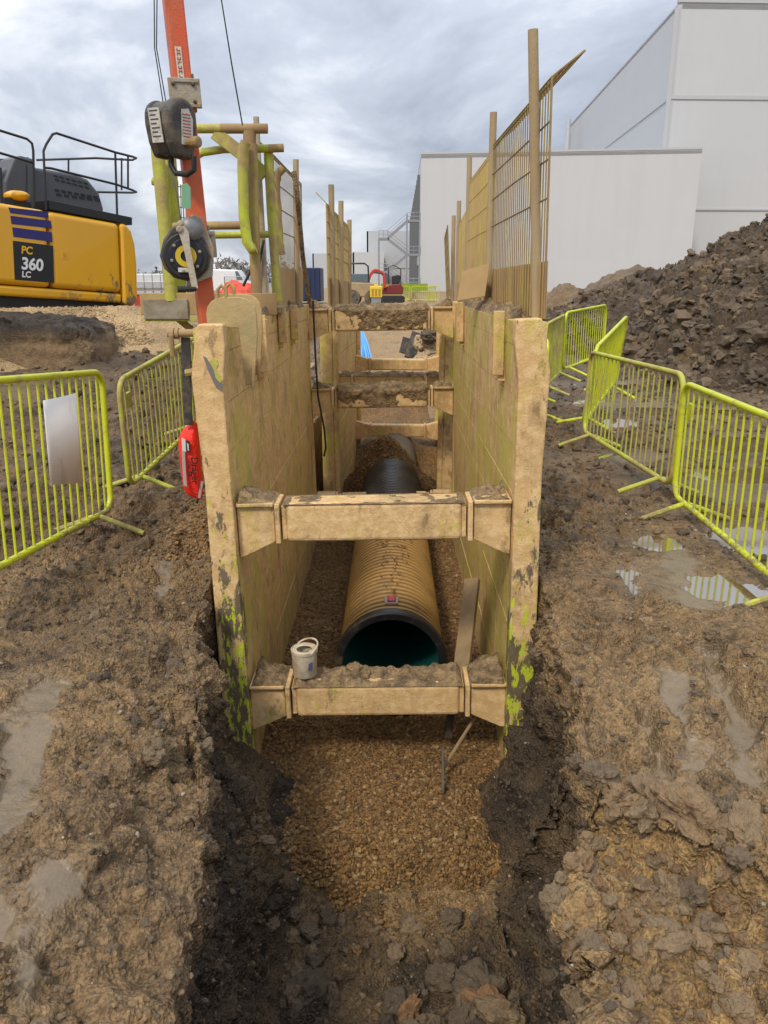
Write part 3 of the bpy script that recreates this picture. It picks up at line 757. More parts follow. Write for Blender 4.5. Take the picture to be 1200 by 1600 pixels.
# ------------------------------------------------------------------ gravel bed and pipes
PX, PZ, PR = .103, -.925, .402
gx = np.linspace(-.86, .90, 150); gy = np.concatenate([np.arange(3.35, 6, .014), np.arange(6, 9.6, .024), np.arange(9.6, 18, .05)])
GXm, GYm = np.meshgrid(gx, gy); q = np.stack([GXm.ravel(), GYm.ravel(), 0*GXm.ravel()], 1)
gxv, gyv = q[:, 0], q[:, 1]
gh = -1.375 + .03*fbm(q, 1.6, 3, .5, 201) + .012*fbm(q, 8, 3, .5, 202)
gh = gh - .34*sstep(3.85+.25*fbm(q, 2.0, 3, .5, 205), 3.35, gyv)
gh = gh + .22*sstep(6.0, 8.6, gyv)*np.exp(-((gxv-PX)/.52)**2) + .10*sstep(.45, .8, np.abs(gxv-.02))*sstep(4.6, 5.4, gyv)
mound = np.exp(-((gyv-10.9)/.62)**2)*np.exp(-((gxv-.02)/.62)**2)
gh = gh + .86*mound + .12*fbm(q, 2.2, 3, .5, 203)*sstep(9.6, 10.6, gyv)
gh = gh + .38*np.exp(-((gyv-13.2)/1.0)**2) + .25*sstep(12.2, 14.5, gyv) + .30*sstep(14.5, 18, gyv)
gh = np.where(np.abs(gxv) > .55, gh-.10*sstep(4.7, 4.2, gyv)*sstep(.50, .8, np.abs(gxv)), gh)
q[:, 2] = gh
gbed = np_mesh('gravel_bed', q, grid_faces(len(gy), len(gx)), M_GBED, True)
tag(gbed, 'brown pea gravel bedding along the trench bottom', None, None, 'structure')
def gsurf(x, y):
    j = np.clip(np.searchsorted(gy, y), 0, len(gy)-1); i = np.clip(np.searchsorted(gx, x), 0, len(gx)-1)
    return gh.reshape(len(gy), len(gx))[j, i]
n_ = 30000
sx = RNG.uniform(-.84, .88, n_); sy = 3.4 + (RNG.random(n_)**1.35)*7.9
ok = (np.abs(sx) < .70 + .2*(sy > 4.5)) & ~((np.hypot(sx-PX, gsurf(sx, sy)-PZ) < PR-.02) & (sy > 5.15) & (sy < 10.2)); sx, sy = sx[ok], sy[ok]
ss = .006*(.018/.006)**(RNG.random(len(sx))**1.6)
tag(scatter('gravel_stones', np.stack([sx, sy, gsurf(sx, sy)+ss*.35], 1), ss, 0, M_GRAVEL, RNG.random(len(sx)), .45), 'loose brown pea gravel on the trench bedding', 'gravel', None, 'stuff')
# gravel that lies on the crown of the mud-coated pipe, and the spill beside the box
n_ = 420
ta = RNG.normal(0, .42, n_); ty = 5.55 + RNG.random(n_)**1.1*2.3
keep = np.abs(ta) < .10+.28*(ty-5.5); ta, ty = ta[keep], ty[keep]
s2 = RNG.uniform(.004, .010, len(ta))
p_ = np.stack([PX+np.sin(ta)*(PR+.012), ty, PZ+np.cos(ta)*(PR+.012)], 1)
tag(scatter('gravel_on_pipe', p_, s2, 0, M_GRAVEL, RNG.random(len(ta)), .45), 'gravel spilled over the crown of the mud coated pipe', 'gravel', None, 'stuff')
n_ = 5200
xx_ = RNG.normal(-1.32, .17, n_); yy_ = RNG.uniform(5.0, 8.2, n_); keep = (xx_ < -1.08)
xx_, yy_ = xx_[keep], yy_[keep]; s3 = RNG.uniform(.008, .015, len(xx_))
z3 = np.array([gz(a, b) for a, b in zip(xx_, yy_)])
tag(scatter('spilled_gravel', np.stack([xx_, yy_, z3+.004], 1), s3, 0, M_GRAVEL, RNG.random(len(xx_))*.9, .45), 'gravel spilled on the mud beside the left wall of the trench box', 'gravel', None, 'stuff')

tp = NT('mud_coated_pipe'); _a = tp.noise(3, 5, .6); 
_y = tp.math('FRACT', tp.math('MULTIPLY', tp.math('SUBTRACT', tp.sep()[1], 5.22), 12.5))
_v = tp.math('MULTIPLY', tp.ramp(_y, [(.0, 1.0), (.30, 1.0), (.42, 0.0), (.9, 0.0), (1.0, 1.0)]), tp.ramp(tp.noise(6, 3), [(.3, .5), (.6, .9)]))  # rib valleys darkened: muddy stain with groove shade put into the colour
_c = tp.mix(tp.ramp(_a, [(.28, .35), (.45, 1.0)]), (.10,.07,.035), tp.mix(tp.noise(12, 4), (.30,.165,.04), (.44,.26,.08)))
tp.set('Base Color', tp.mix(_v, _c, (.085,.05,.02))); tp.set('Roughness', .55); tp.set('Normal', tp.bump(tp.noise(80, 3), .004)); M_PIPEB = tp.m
M_PIPEK = painted('black_plastic_pipe', (.016, .017, .018), (.14, .10, .055), .10, 3, .3, soft=.25)
M_PIPEI = plain('green_pipe_lining', (.010, .11, .088), .35, 0, .2, 3)
M_PIPEG = painted('dusty_grey_pipe', (.10, .09, .075), (.20, .15, .09), .5, 3, .6)
M_COLLAR = painted('black_rubber_collar', (.010, .010, .011), (.11, .08, .045), .12, 7, .38, soft=.12)
def pipe(name, y0, y1, mat, label, collar=True, r=PR, x=PX, z=PZ):
    root = thing(name, (x, y0, z-r), label, 'pipe', 'corrugated drainage pipes in the trench')
    prof = []; h = 0.0; pit = .080
    while h < y1-y0-pit:
        prof += [(r-.040, h), (r-.040, h+.022), (r-.006, h+.030), (r, h+.042), (r, h+.060), (r-.006, h+.072)]; h += pit
    prof.append((r-.040, y1-y0))
    MB().lathe(prof, (x, y0, z), (0, 1, 0), 64, caps=False).build('barrel', mat, root, angle=35)
    MB().lathe([(r-.044, y1-y0), (r-.044, 0.02)], (x, y0, z), (0, 1, 0), 48, caps=False).build('lining', M_PIPEI, root)
    if collar:
        c = MB().lathe([(r-.042, .03), (r-.042, -.02), (r-.034, -.03), (r+.010, -.03), (r+.022, -.018), (r+.022, .04), (r+.004, .05), (r+.004, .10), (r-.02, .105)], (x, y0, z), (0, 1, 0), 64, caps=False)
        c.build('end_collar', M_COLLAR, root, angle=30)
    return root
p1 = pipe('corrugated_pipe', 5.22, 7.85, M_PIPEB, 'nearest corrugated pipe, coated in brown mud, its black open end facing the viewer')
# red marker tape strapped on the rib by the open end
rt = MB().prism([(-.024, -.055), (.024, -.055), (.028, .045), (-.028, .045)], (PX+.0, 5.46, PZ+PR+.004), (1,0,0), (0,1,.0), (0,0,1), .022)
rt.build('red_clip', plain('red_plastic', (.42, .012, .02), .35), p1, .004)
MB().prism([(-.05,-.07),(.05,-.07),(.056,.05),(.034,.05),(.03,-.05),(-.03,-.05),(-.034,.05),(-.056,.05)], (PX, 5.46, PZ+PR-.002), (1,0,0), (0,1,0), (0,0,1), .016).build('clip_frame', M_STEEL, p1, .003)
p2 = pipe('corrugated_pipe', 7.83, 10.75, M_PIPEK, 'clean black corrugated pipe in the trench behind the mud coated one', False)
p3 = pipe('corrugated_pipe', 11.45, 13.9, M_PIPEG, 'grey pipe hump half buried in gravel behind the gravel mound', False, .33, PX+.06, -.92)

# ------------------------------------------------------------------ white tub on the lower beam
def tub():
    x, y, z = P(477, 1066, y=4.57)
    z = -.668
    o = (x, y, z); M_TUB = painted('dirty_white_tub', (.72, .66, .52), (.40, .29, .15), .50, 16, .4, soft=.16, bump=.002)
    r = thing('plastic_tub', o, 'dirty white plastic tub with a raised handle standing on the lower cross beam', 'tub')
    MB().lathe([(.0, 0), (.074, 0), (.079, .006), (.083, .165), (.088, .168), (.088, .186), (.080, .190), (.078, .182), (.074, .04), (0, .035)], o, (0, 0, 1), 32, caps=False).build('body', M_TUB, r, angle=50)
    # broken lid: a ring with a torn hole
    MB().lathe([(.080, .180), (.078, .184), (.052, .183), (.050, .179)], o, (0, 0, 1), 32, caps=False).build('lid', M_TUB, r)
    MB().box((x-.02, y-.012, z+.12), (.075, .05, .04)).blob((x+.03, y, z+.13), (.04, .04, .03), 2, .4).build('contents', M_BLACKSTEEL, r)
    pts = [(x+.088*math.cos(t), y+.088*math.sin(t), z+.178+.045*max(0, math.sin(t+.9))**.7) for t in np.linspace(-.9, PI-.9, 17)]
    MB().tube(pts, .006, 8).build('handle', M_TUB, r)
    MB().prism([(-.016, -.028), (.014, -.028), (.014, .026), (-.012, .018)], (x+.046, y-.0725, z+.095), (.87,.5,0), (0,0,1), (.5,-.87,0), .003).build('blue_mark', plain('faded_blue_print', (.10, .095, .20), .5), r)
tub()
bx, by, bz = P(553, 1040, y=4.62)
cl = MB().blob((bx, by, -.665), (.055, .05, .05), 3, .5, 1.6, 4).blob((bx+.03, by-.02, -.69), (.08, .06, .035), 3, .5, 2, 5).build('clay_lump', M_MUD, None, origin=(bx, by, -.7))
tag(cl, 'grey lump of clay sitting on the lower cross beam in front of the pipe mouth', 'clay lump')

# ------------------------------------------------------------------ timbers in the trench
M_WOOD = painted('muddy_timber', (.30, .20, .10), (.20, .135, .065), .5, 4, .8, streak=(1, 1, .2))
a, b = P(718, 1075, y=4.95), P(738, 905, y=5.55)
tag(MB().bar(a, b, .045, .12, (.8, -.6, 0)).build('timber_plank', M_WOOD, None, .006, origin=a), 'rough timber plank leaning against the right wall inside the trench box', 'plank')
a, b = P(690, 1205, y=4.42), P(748, 1112, y=4.60)
tag(MB().tube([a, tuple((np.array(a)*.5+np.array(b)*.5)+np.array([.004, 0, .012])), b], [.013, .012, .010], 7).build('bent_rod', M_WOOD, None, origin=a), 'thin bent stick leaning on the gravel under the lower cross beam', 'stick')
a, b = P(692, 1240, y=4.25), P(692, 1168, y=4.42)
tag(MB().bar(a, b, .022, .02, (1, 0, 0)).build('wooden_stake', M_BLACKSTEEL, None, .004, origin=a), 'short dark stake standing in the gravel', 'stake')
a, b = P(700, 1148, y=4.78), P(706, 1105, y=4.80)
tag(MB().bar(a, b, .045, .10, (0, 1, 0)).build('board_offcut', M_BLACKSTEEL, None, .005, origin=a), 'dark board end standing in the gravel behind the lower cross beam', 'board')
# ------------------------------------------------------------------ crowd barriers
def matte_board(nm):
    t = NT(nm); k = t.ramp(t.noise(7, 5, .65, t.map((1, 1, .35))), [(.55, 0.0), (.75, .5)])
    t.set('Base Color', t.mix(k, (.88, .87, .84), (.50, .44, .35))); t.set('Roughness', .95); t.set('Specular IOR Level', .1); return t.m
def make_barrier(n, L=2.3, mat=None, H=1.07, plate=None, name_label='', sign=False, bent=()):
    """local frame: runs along +x from the origin, z up"""
    mat = mat or M_LIME
    r = thing('crowd_barrier', (0, 0, 0), name_label, 'barrier', 'lime crowd barriers along the trench')
    zb, rc, rt = .14, .13, .0235
    pts = []
    def arc(cx, cz, a0, a1):
        for t in np.linspace(a0, a1, 7): pts.append((cx+rc*math.cos(t), 0, cz+rc*math.sin(t)))
    arc(L-rc, H-rc, 0, PI/2); arc(rc, H-rc, PI/2, PI); arc(rc, zb+rc, PI, 1.5*PI); arc(L-rc, zb+rc, 1.5*PI, 2*PI)
    MB().tube(pts, rt, 10, closed=True).build('frame', mat, r, world=False)
    for k in range(n):
        x = .11+(L-.22)*k/(n-1); dx = random.uniform(-.004, .004); bow = dict(bent).get(k, 0)
        MB().tube([(x+dx, 0, zb), (x+bow, bow*.3, (zb+H)*.42), (x-dx, 0, H)], .0085, 7, caps=False).build('bar', mat, r, world=False)
    for x in (.27, L-.27):
        MB().tube([(x, -.36, .012), (x, -.03, zb-.005), (x, .03, zb-.005), (x, .36, .012)], .021, 8).build('foot', mat, r, world=False)
    if plate: 
        MB().box((plate, 0, H-.2), (.085, .022, .13)).build('tag_plate', mat, r, .003, world=False)
    if sign:
        x0, x1 = sign
        V = []; nx = 14
        for i in range(nx):
            t = i/(nx-1); V += [(x0+(x1-x0)*t, -.028-.02*math.sin(t*PI), .52-.07*t), (x0+(x1-x0)*t, -.028-.02*math.sin(t*PI), 1.08+.02*t)]
        F = [(2*i, 2*i+2, 2*i+3, 2*i+1) for i in range(nx-1)]
        o = MB().add(V, F, True).build('blank_sign', matte_board('weathered_white_board'), r, world=False)
        s_ = o.modifiers.new('thickness', 'SOLIDIFY'); s_.thickness = .004
    return r
def put(r, a, b, lean=0):
    a, b = Vector(a), Vector(b); d = b-a
    r.location = a; r.rotation_euler = (lean, -math.atan2(d.z, math.hypot(d.x, d.y)), math.atan2(d.y, d.x)); r.rotation_mode = 'XYZ'
# left pair
b1 = make_barrier(23, 2.7, H=1.23, name_label='lime barrier at left carrying a blank white sign board, nearest the excavator side', sign=(1.70, 2.18))
a_, c_ = Vector(P(0, 885, y=4.3)), Vector(P(171, 797, y=5.9)); d_ = (c_-a_).normalized(); c_ = c_+d_*.03
put(b1, c_-d_*2.7-Vector((0, 0, .14)), c_-Vector((0, 0, .14)))
b2 = make_barrier(19, 2.25, M_LIMED, plate=.17, name_label='muddy lime barrier ending behind the left corner of the trench box, beside the red bag', bent=((6, .05), (13, -.04)))
put(b2, (-2.19, 6.50, -.03), (-2.06, 8.75, .20), .03)
b2b = make_barrier(18, 2.2, name_label='lime barrier mostly hidden behind the left corner of the trench box')
put(b2b, (-2.02, 8.85, .16), (-1.55, 10.95, .22))
# right row
r1 = make_barrier(19, 2.3, plate=.19, name_label='nearest lime barrier at right beside the bright puddles')
put(r1, (2.46, 6.22, -.02), (2.42, 3.9, -.06), .02)
r2 = make_barrier(19, 2.75, M_LIMED, name_label='lime barrier with a mud stained left end, second from the front on the right', bent=((7, -.06), (9, .04)))
put(r2, (2.40, 9.12, -.02), (2.48, 6.38, .02), -.02)
r3 = make_barrier(17, 2.2, name_label='lime barrier seen nearly end on and leaning, joining the muddy ended barrier', plate=.2)
put(r3, (2.40, 9.25, .05), (3.32, 11.25, .33), .12)
r4 = make_barrier(17, 2.2, name_label='far lime barrier standing across at the foot of the spoil heap')
put(r4, (3.02, 13.3, .28), (4.15, 15.1, .36))
r5 = make_barrier(17, 2.0, M_LIMED, name_label='farthest right barrier, half hidden behind the corner post of the trench box')
put(r5, (2.35, 11.5, .18), (2.95, 13.2, .24))
r3b = make_barrier(17, 2.0, name_label='small far lime barrier low on the right behind the trench box wall')
put(r3b, (2.0, 9.6, .06), (2.15, 11.5, .15))

# ------------------------------------------------------------------ guard rail posts and mesh panels on the boxes
def post(a, b, r, label, mat=None):
    r = r*.87
    o = MB().tube([a, tuple((np.array(a)+np.array(b))/2+np.array([.004, .006, 0])), b], [r*1.04, r, r*.97], 12).build('guard_post', mat or M_TIMBER, None, origin=a)
    return tag(o, label, 'post', 'posts on the trench boxes')
def mesh_panel(a, b, H, label, mat, tilt=(0, 0), n=26, toe=.30, crank=.16, hr=(.52, .68, .83, .98), tmat=None, side=1, wr=.0034):
    """a, b: bottom corners on the box; the top is bent towards side*x"""
    a, b = Vector(a), Vector(b); d = (b-a); L = d.length; d.normalize()
    root = thing('mesh_guard_panel', tuple(a), label, 'guard panel', 'mesh guard panels on the trench boxes')
    up = Vector((tilt[0], tilt[1], 1)).normalized(); nrm = d.cross(up).normalized()
    cr = nrm*side*crank + up*.12
    m = MB()
    for k in range(n):
        q = a+d*(L*k/(n-1))
        m.tube([q+up*.0, q+up*H, q+up*H+cr], wr if k not in (0, n-1) else .007, 5, caps=False)
    m.build('upright_wires', mat, root)
    h = MB()
    for f in hr: h.tube([a+up*H*f, a+d*L*.5+up*(H*f+random.uniform(-.01, .01)), b+up*H*f], .0055, 6)
    for k, s_ in ((0, 1.0), (.4, 1.0), (.72, 1.0), (1.0, 1.0)): h.tube([a+up*H+cr*k, b+up*H+cr*k], .0052, 6)
    h.build('cross_wires', mat, root)
    if toe:
        t = MB(); sg = 14
        for i in range(sg):
            p0, p1 = a+d*(L*i/sg), a+d*(L*(i+1)/sg)
            t.prism([(0, 0), ((p1-p0).length, 0), ((p1-p0).length, toe), (0, toe)], p0+nrm*.008, d, up, nrm, .004)
        t.build('toe_board', tmat or M_TOE, root)
        rb = MB()
        for k in range(24):
            q = a+d*(L*(k+.5)/24); rb.tube([q-nrm*.004, q-nrm*.004+up*toe], .005, 5, caps=False)
        rb.build('toe_board_ribs', tmat or M_TOE, root)
    return root
ZT_ = 1.60
M_MESHW = painted('lime_and_slurry_wire', (.50, .47, .04), (.42, .29, .11), .78, 2.2, .55, streak=(1, 1, .3))
# right wall, near to far
mesh_panel((.985, 4.62, ZT_+.01), (.93, 6.72, ZT_), 1.26, 'nearest mesh guard panel with cranked top on the right wall of the trench box', M_MESH, (-.025, 0), 30, .32, .17, side=1, wr=.0046)
mesh_panel((.93, 6.76, ZT_), (.93, 9.0, ZT_), 1.26, 'yellow stained mesh guard panel, second along the right wall', M_MESHW, (.0, 0), 42, .34, .10, side=1, wr=.0055)
mesh_panel((.94, 9.15, ZT_-.05), (1.02, 11.2, ZT_-.08), 1.05, 'third mesh guard panel along the right, lime stained and narrow from here', M_MESHW, (0, 0), 40, .3, .05, wr=.006)
mesh_panel((.93, 11.3, ZT_-.05), (1.02, 13.3, ZT_-.1), .92, 'farthest mesh guard panel on the right, pale and wide spaced', M_MESH, (-.06, 0), 26, .0, .0, (.2, .4, .55, .7, .85))
q0 = [Vector(P(u, v, y=y_)) for u, v, y_ in ((722, 424, 6.75), (765, 411, 6.5), (757, 463, 6.45), (714, 470, 6.7))]
nn_ = (q0[1]-q0[0]).cross(q0[3]-q0[0]).normalized()*.008
tag(MB().add(q0+[q+nn_ for q in q0], [(3,2,1,0),(4,5,6,7),(0,1,5,4),(1,2,6,5),(2,3,7,6),(3,0,4,7)]).build('loose_toe_sheet', M_TOE, None, .002, origin=q0[3]), 'bent slurry coated sheet propped at the foot of the second right hand guard panel', 'metal sheet')
post((1.03, 4.85, .9), (.868, 4.80, 3.14), .034, 'tallest timber like post, nearest on the right wall of the trench box')
post((.90, 6.70, 1.2), (.895, 6.70, 3.10), .033, 'square topped brown post between the first and second right hand guard panels')
post((.93, 8.9, 1.2), (.92, 8.9, 3.10), .032, 'thin brown post behind the second right hand guard panel')
post((1.0, 11.1, 1.2), (1.0, 11.1, 2.88), .034, 'short far post, taller of the two at the far right end')
post((1.04, 12.4, 1.2), (1.03, 12.4, 2.80), .036, 'shortest far post at the right end of the guard panels')
# left wall
mesh_panel((-.94, 6.95, ZT_), (-.94, 9.25, ZT_+.02), 1.26, 'left mesh guard panel behind the yellow access frame', M_MESH, (.02, 0), 32, .34, .14, side=-1, tmat=M_TOE, wr=.003)
mesh_panel((-.70, 10.0, ZT_-.05), (-.60, 13.1, ZT_-.1), 1.20, 'far left mesh guard panel on the second trench box', M_MESHW, (0, 0), 46, .34, .12, side=-1, wr=.0065)
post((-.93, 8.55, 1.2), (-.88, 8.5, 3.02), .035, 'brown post leaning beside the left mesh guard panel')
post((-.66, 10.25, 1.2), (-.65, 10.2, 2.98), .042, 'thickest of the far left posts, at the near edge of the far left guard panel')
post((-.63, 11.3, 1.2), (-.60, 11.3, 2.90), .042, 'middle post of the far left guard panel')
post((-.60, 12.9, 1.2), (-.57, 12.9, 2.78), .042, 'farthest post of the far left guard panel')
post((-.97, 6.75, 1.0), (-.985, 6.75, 3.08), .028, 'pale grey post rising behind the yellow access frame', painted('pale_muddy_post', (.42, .40, .36), (.33, .23, .12), .5, 3, .7))
# dirty straps and hooked tubes on the left panel
def tubething(name, pts, r, label, cat, mat, n=8):
    return tag(MB().tube(pts, r, n).build(name, mat, None, origin=pts[0]), label, cat)
tubething('webbing_strap', [P(459, 268, y=7.9), P(464, 300, y=7.9), P(468, 345, y=8.0), P(473, 400, y=8.2), P(480, 450, y=8.4), P(484, 474, y=8.5)], .024, 'brown muddy strap hanging down over the left mesh guard panel', 'strap', M_MUD)
tubething('hooked_tube', [P(443, 262, y=7.2), P(434, 272, y=7.2), P(431, 290, y=7.2), P(437, 380, y=7.2), P(440, 398, y=7.2)], .036, 'muddy hooked tube hanging at the near edge of the left mesh panel', 'tube', M_DRYMUD, 10)
tubething('black_hose', [P(489, 470, y=8.9), P(493, 560, y=8.85), P(497, 620, y=8.85), P(507, 672, y=8.85), P(509, 700, y=8.85), P(506, 713, y=8.85)], .011, 'black hose hanging inside the rear end of the left trench box wall', 'hose', M_BLACK)

M_MUDDYC = painted('muddy_grey_plank', (.30, .27, .20), (.20, .15, .09), .5, 6, .8)
# ------------------------------------------------------------------ access platform with its lime tube frame, on the left wall
ap = thing('access_platform', (-1.3, 6.6, 1.5), 'lime tubular access frame with looped handrails on a muddy plank platform at the left wall', 'access platform')
FY = 6.45
def W(u, v, y=FY): return P(u, v, y=y)
zd = 1.585
MB().box((-1.38, 6.75, 1.60), (1.12, .62, .05)).build('deck', M_WOOD, ap, .006)
MB().box((-1.38, 6.42, 1.65), (1.10, .035, .17)).build('toe_board', M_TOE, ap, .005)
MB().box((-1.72, 6.40, 1.61), (.36, .05, .16)).build('end_plank', M_MUDDYC, ap, .008)
MB().box((-1.38, 6.42, 1.53), (1.06, .05, .03)).build('lime_edge', M_LIMED, ap, .004)
for x in (-1.0, -1.78): MB().bar((x, 6.75, 1.57), (-1.0, 6.75, .9), .05, .05).build('bracket', M_LIMED, ap)
T = .034
for u0, v0, u1, v1, yy_ in ((268, 470, 246, 232, 6.42), (281, 460, 264, 232, 6.60)):
    MB().tube([W(u0, v0, yy_), W(u1, v1, yy_)], .052, 12).build('corner_post', M_LIMED, ap)
MB().tube([W(238, 283), W(262, 287)], .03, 8).build('coupler', M_LIMED, ap)
MB().tube([W(300, 201), W(345, 201)], T, 12).build('top_rail', M_LIMED, ap)
MB().tube([W(345, 201), W(418, 201)], T+.002, 12).build('top_rail', M_DRYMUD, ap)
MB().tube([W(300, 262, 6.55), W(304, 246, 6.55), W(316, 238, 6.55), W(350, 233, 6.55), W(425, 232, 6.55)], T*.9, 12).build('mid_rail', M_LIMED, ap)
MB().tube([W(420, 232, 6.55), W(443, 231, 6.55)], T*.92, 12).build('rail_end', M_DRYMUD, ap)
MB().tube([W(258, 355), W(300, 353), W(380, 352)], T*.92, 12).build('lower_rail', M_DRYMUD, ap)
MB().tube([W(310, 368, 6.6), W(428, 366, 6.6)], T*.8, 12).build('lower_rail', M_LIMED, ap)
MB().bar(W(335, 207), W(385, 246), .10, .04, (0, 1, 0)).build('brace', M_LIMED, ap, .006)
MB().bar(W(393, 252, 6.6), W(415, 275, 6.6), .10, .04, (0, 1, 0)).build('brace', M_LIMED, ap, .006)
MB().tube([W(390, 205), W(390, 245)], .05, 10).build('sleeve', M_DRYMUD, ap)
MB().tube([W(391, 240), W(396, 360), W(402, 470)], .043, 12).build('stile', M_DRYMUD, ap)
MB().tube([W(419, 232, 6.6), W(424, 330, 6.6), W(434, 470, 6.6)], .038, 12).build('stile', M_LIMED, ap)
lp = [W(384, 222, 6.3), W(380, 232, 6.3), W(379, 260, 6.3), W(381, 340, 6.3), W(386, 378, 6.3), W(394, 390, 6.3), W(400, 388, 6.3)]
MB().tube(lp, .04, 12).build('looped_handrail', M_LIMED, ap)
MB().tube([W(395, 225, 6.4), W(398, 340, 6.4), W(400, 392, 6.4)], .036, 12).build('looped_handrail', M_DRYMUD, ap)
wm = MB()
for k in range(9): wm.tube([W(266+k*4, 268+k*5, 6.75), W(270+k*4, 460, 6.75)], .004, 5, caps=False)
for k in range(11): wm.tube([W(264, 290+k*16, 6.75), W(304, 294+k*16, 6.75)], .004, 5, caps=False)
wm.build('infill_mesh', M_MESH, ap)
for pts in ([W(412, 375, 6.7), W(404, 420, 6.7), W(398, 470, 6.7)], [W(395, 416, 6.7), W(380, 447, 6.7)]):
    MB().tube(pts, .012, 6).build('tie_bar', M_BLACKSTEEL, ap)

# ------------------------------------------------------------------ orange davit mast with two winches
def davit():
    base = (-1.20, 5.55, 0.0)
    z0 = gz(-1.2, 5.55)-.06
    r = thing('davit_mast', (base[0], base[1], z0), 'orange square rescue mast with two winches standing beside the left wall of the trench box', 'davit')
    M_OR = painted('faded_orange_paint', (.62, .10, .035), (.40, .17, .075), .22, 3.5, .4, soft=.22)
    lo = Vector(P(326, 520, y=5.55)); hi = Vector(P(270, 0, y=5.45)); d = (hi-lo); d.normalize()
    bot = lo-d*((lo.z-z0)/d.z); top = hi+d*1.1
    R = Matrix.Rotation(math.radians(24), 3, 'Z')
    ax = R @ Vector((1, 0, 0)); ay = d.cross(ax).normalized(); ax = ay.cross(d).normalized()
    hw = .058
    MB().prism([(-hw, -hw), (hw, -hw), (hw, hw), (-hw, hw)], bot, ax, ay, d, (top-bot).length).build('mast', M_OR, r, .012, 2)
    MB().prism([(-.2, -.2), (.2, -.2), (.2, .2), (-.2, .2)], (bot.x, bot.y, z0), (1,0,0), (0,1,0), (0,0,1), .02).build('base_plate', M_STEEL, r, .005)
    # arm above the picture that reaches over the trench and carries the ropes
    tip = top+Vector((1.0, .35, .25))
    MB().bar(top-d*.1, tip, .09, .09).build('arm', M_OR, r, .01)
    MB().lathe([(.06, -.02), (.045, 0), (.06, .02)], tip, (0, 1, 0), 20).build('pulley', M_STEEL, r)
    MB().lathe([(.06, -.02), (.045, 0), (.06, .02)], top+Vector((-.12, -.12, .05)), (0, 1, 0), 20).build('pulley', M_STEEL, r)
    def along(v): 
        t = (P(300, v, y=5.5)[2]-bot.z)/d.z; return bot+d*t
    # maker's plate, white letters down the mast
    c = along(104)-ay*(hw+.002)-ax*.012
    MB().prism([(-.020, -.09), (.020, -.09), (.020, .09), (-.020, .09)], c, ax, d, -ay, .0025).build('name_strip', plain('strip_white', (.62, .55, .46), .5), r)
    lt = MB()
    for k in range(7):
        zc = -.074+k*.0247; q = c-ay*.004
        lt.prism([(-.011, zc-.008), (-.006, zc-.008), (-.006, zc+.008), (-.011, zc+.008)], q, ax, d, -ay, .001)
        lt.prism([(-.006, zc+(-.008, .003)[k % 2]), (.011, zc+(-.008, .003)[k % 2]), (.011, zc+(-.003, .008)[k % 2]), (-.006, zc+(-.003, .008)[k % 2])], q, ax, d, -ay, .001)
        if k % 3: lt.prism([(.006, zc-.008), (.011, zc-.008), (.011, zc+.008), (.006, zc+.008)], q, ax, d, -ay, .001)
    lt.build('name_lettering', plain('faded_red_print', (.35, .05, .03), .5), r)
    M_CAST = painted('muddy_grey_casting', (.032, .032, .032), (.20, .155, .10), .26, 6, .45, soft=.16)
    M_PALE = painted('muddy_zinc_plate', (.36, .34, .29), (.34, .25, .14), .5, 8, .45)
    def clamp(v, name='clamp_bracket'):
        c = along(v)
        b = MB().prism([(-.10, -.085), (.10, -.085), (.10, .085), (-.10, .085)], c-ay*(hw+.004), ax, d, -ay, .016)
        b.prism([(-.012, -.10), (.03, -.10), (.03, .12), (-.012, .12)], c+ax*(hw+.006), -ay, d, ax, .012)
        for s_ in (-.07, .07):
            b.prism([(-hw-.02, -.012), (hw+.03, -.012), (hw+.03, .012), (-hw-.02, .012)], c+d*s_-ay*(hw+.0), ax, d, ay, -.03)
        br = b.build(name, M_PALE, r, .004)
        for sx_ in (-.07, .055):
            for sz_ in (-.05, .05): MB().lathe([(.012, 0), (.012, .012), (.006, .016)], c-ay*(hw+.02)+ax*sx_+d*sz_, tuple(-ay), 8).build('bolt', M_BLACKSTEEL, br)
        return br
    clamp(150); clamp(382)
    # upper winch: two kidney shaped covers round a narrow drum, looking down to the left
    c = Vector(P(270, 201, y=5.36))
    wx = Vector((.86, -.50, 0)).normalized(); wy = Vector((.5, .86, 0)); wz = Vector((.22*.8, .22*.6, 1)).normalized(); wz = (d+Vector((.05, 0, 0))).normalized()
    wx = (wx-wz*wx.dot(wz)).normalized(); wy = wz.cross(wx)
    # outline in the plane wy (towards us = -wy), wz
    def kidney(k=1.0):
        o = []
        for t in np.linspace(0, PI, 15): o.append((.135*k*math.cos(t)-.01, .09+.14*k*math.sin(t)))
        o += [(-.145*k, .02), (-.12*k, -.12*k), (-.075*k, -.235*k), (.06*k, -.245*k), (.10*k, -.13*k), (.125*k, .02)]
        return [(a_*.80, b_*.70) for a_, b_ in o]
    up = MB().prism(kidney(.94), c-wx*.10, wy, wz, wx, .12).build('winch_housing', M_CAST, r, .012, 3)
    MB().prism(kidney(1.03), c-wx*.13, wy, wz, wx, .05).build('winch_cover', M_CAST, up, .022, 3)
    MB().prism(kidney(1.08), c+wx*.02, wy, wz, wx, .095).build('winch_cover', M_CAST, up, .028, 3)
    M_LBL = painted('scuffed_white_label', (.60, .58, .54), (.36, .30, .22), .3, 14, .4)
    fr = c-wx*.035-wy*.0
    # label on the narrow face between the covers
    n_ = (-wy*.92+Vector((0, 0, -.1))).normalized(); 
    lz = (wz*1.0+wy*.34).normalized()
    lo_ = c-wx*.085-wy*(-.0)
    lo_ = c-wx*.078+wy*(-.112)+wz*.02
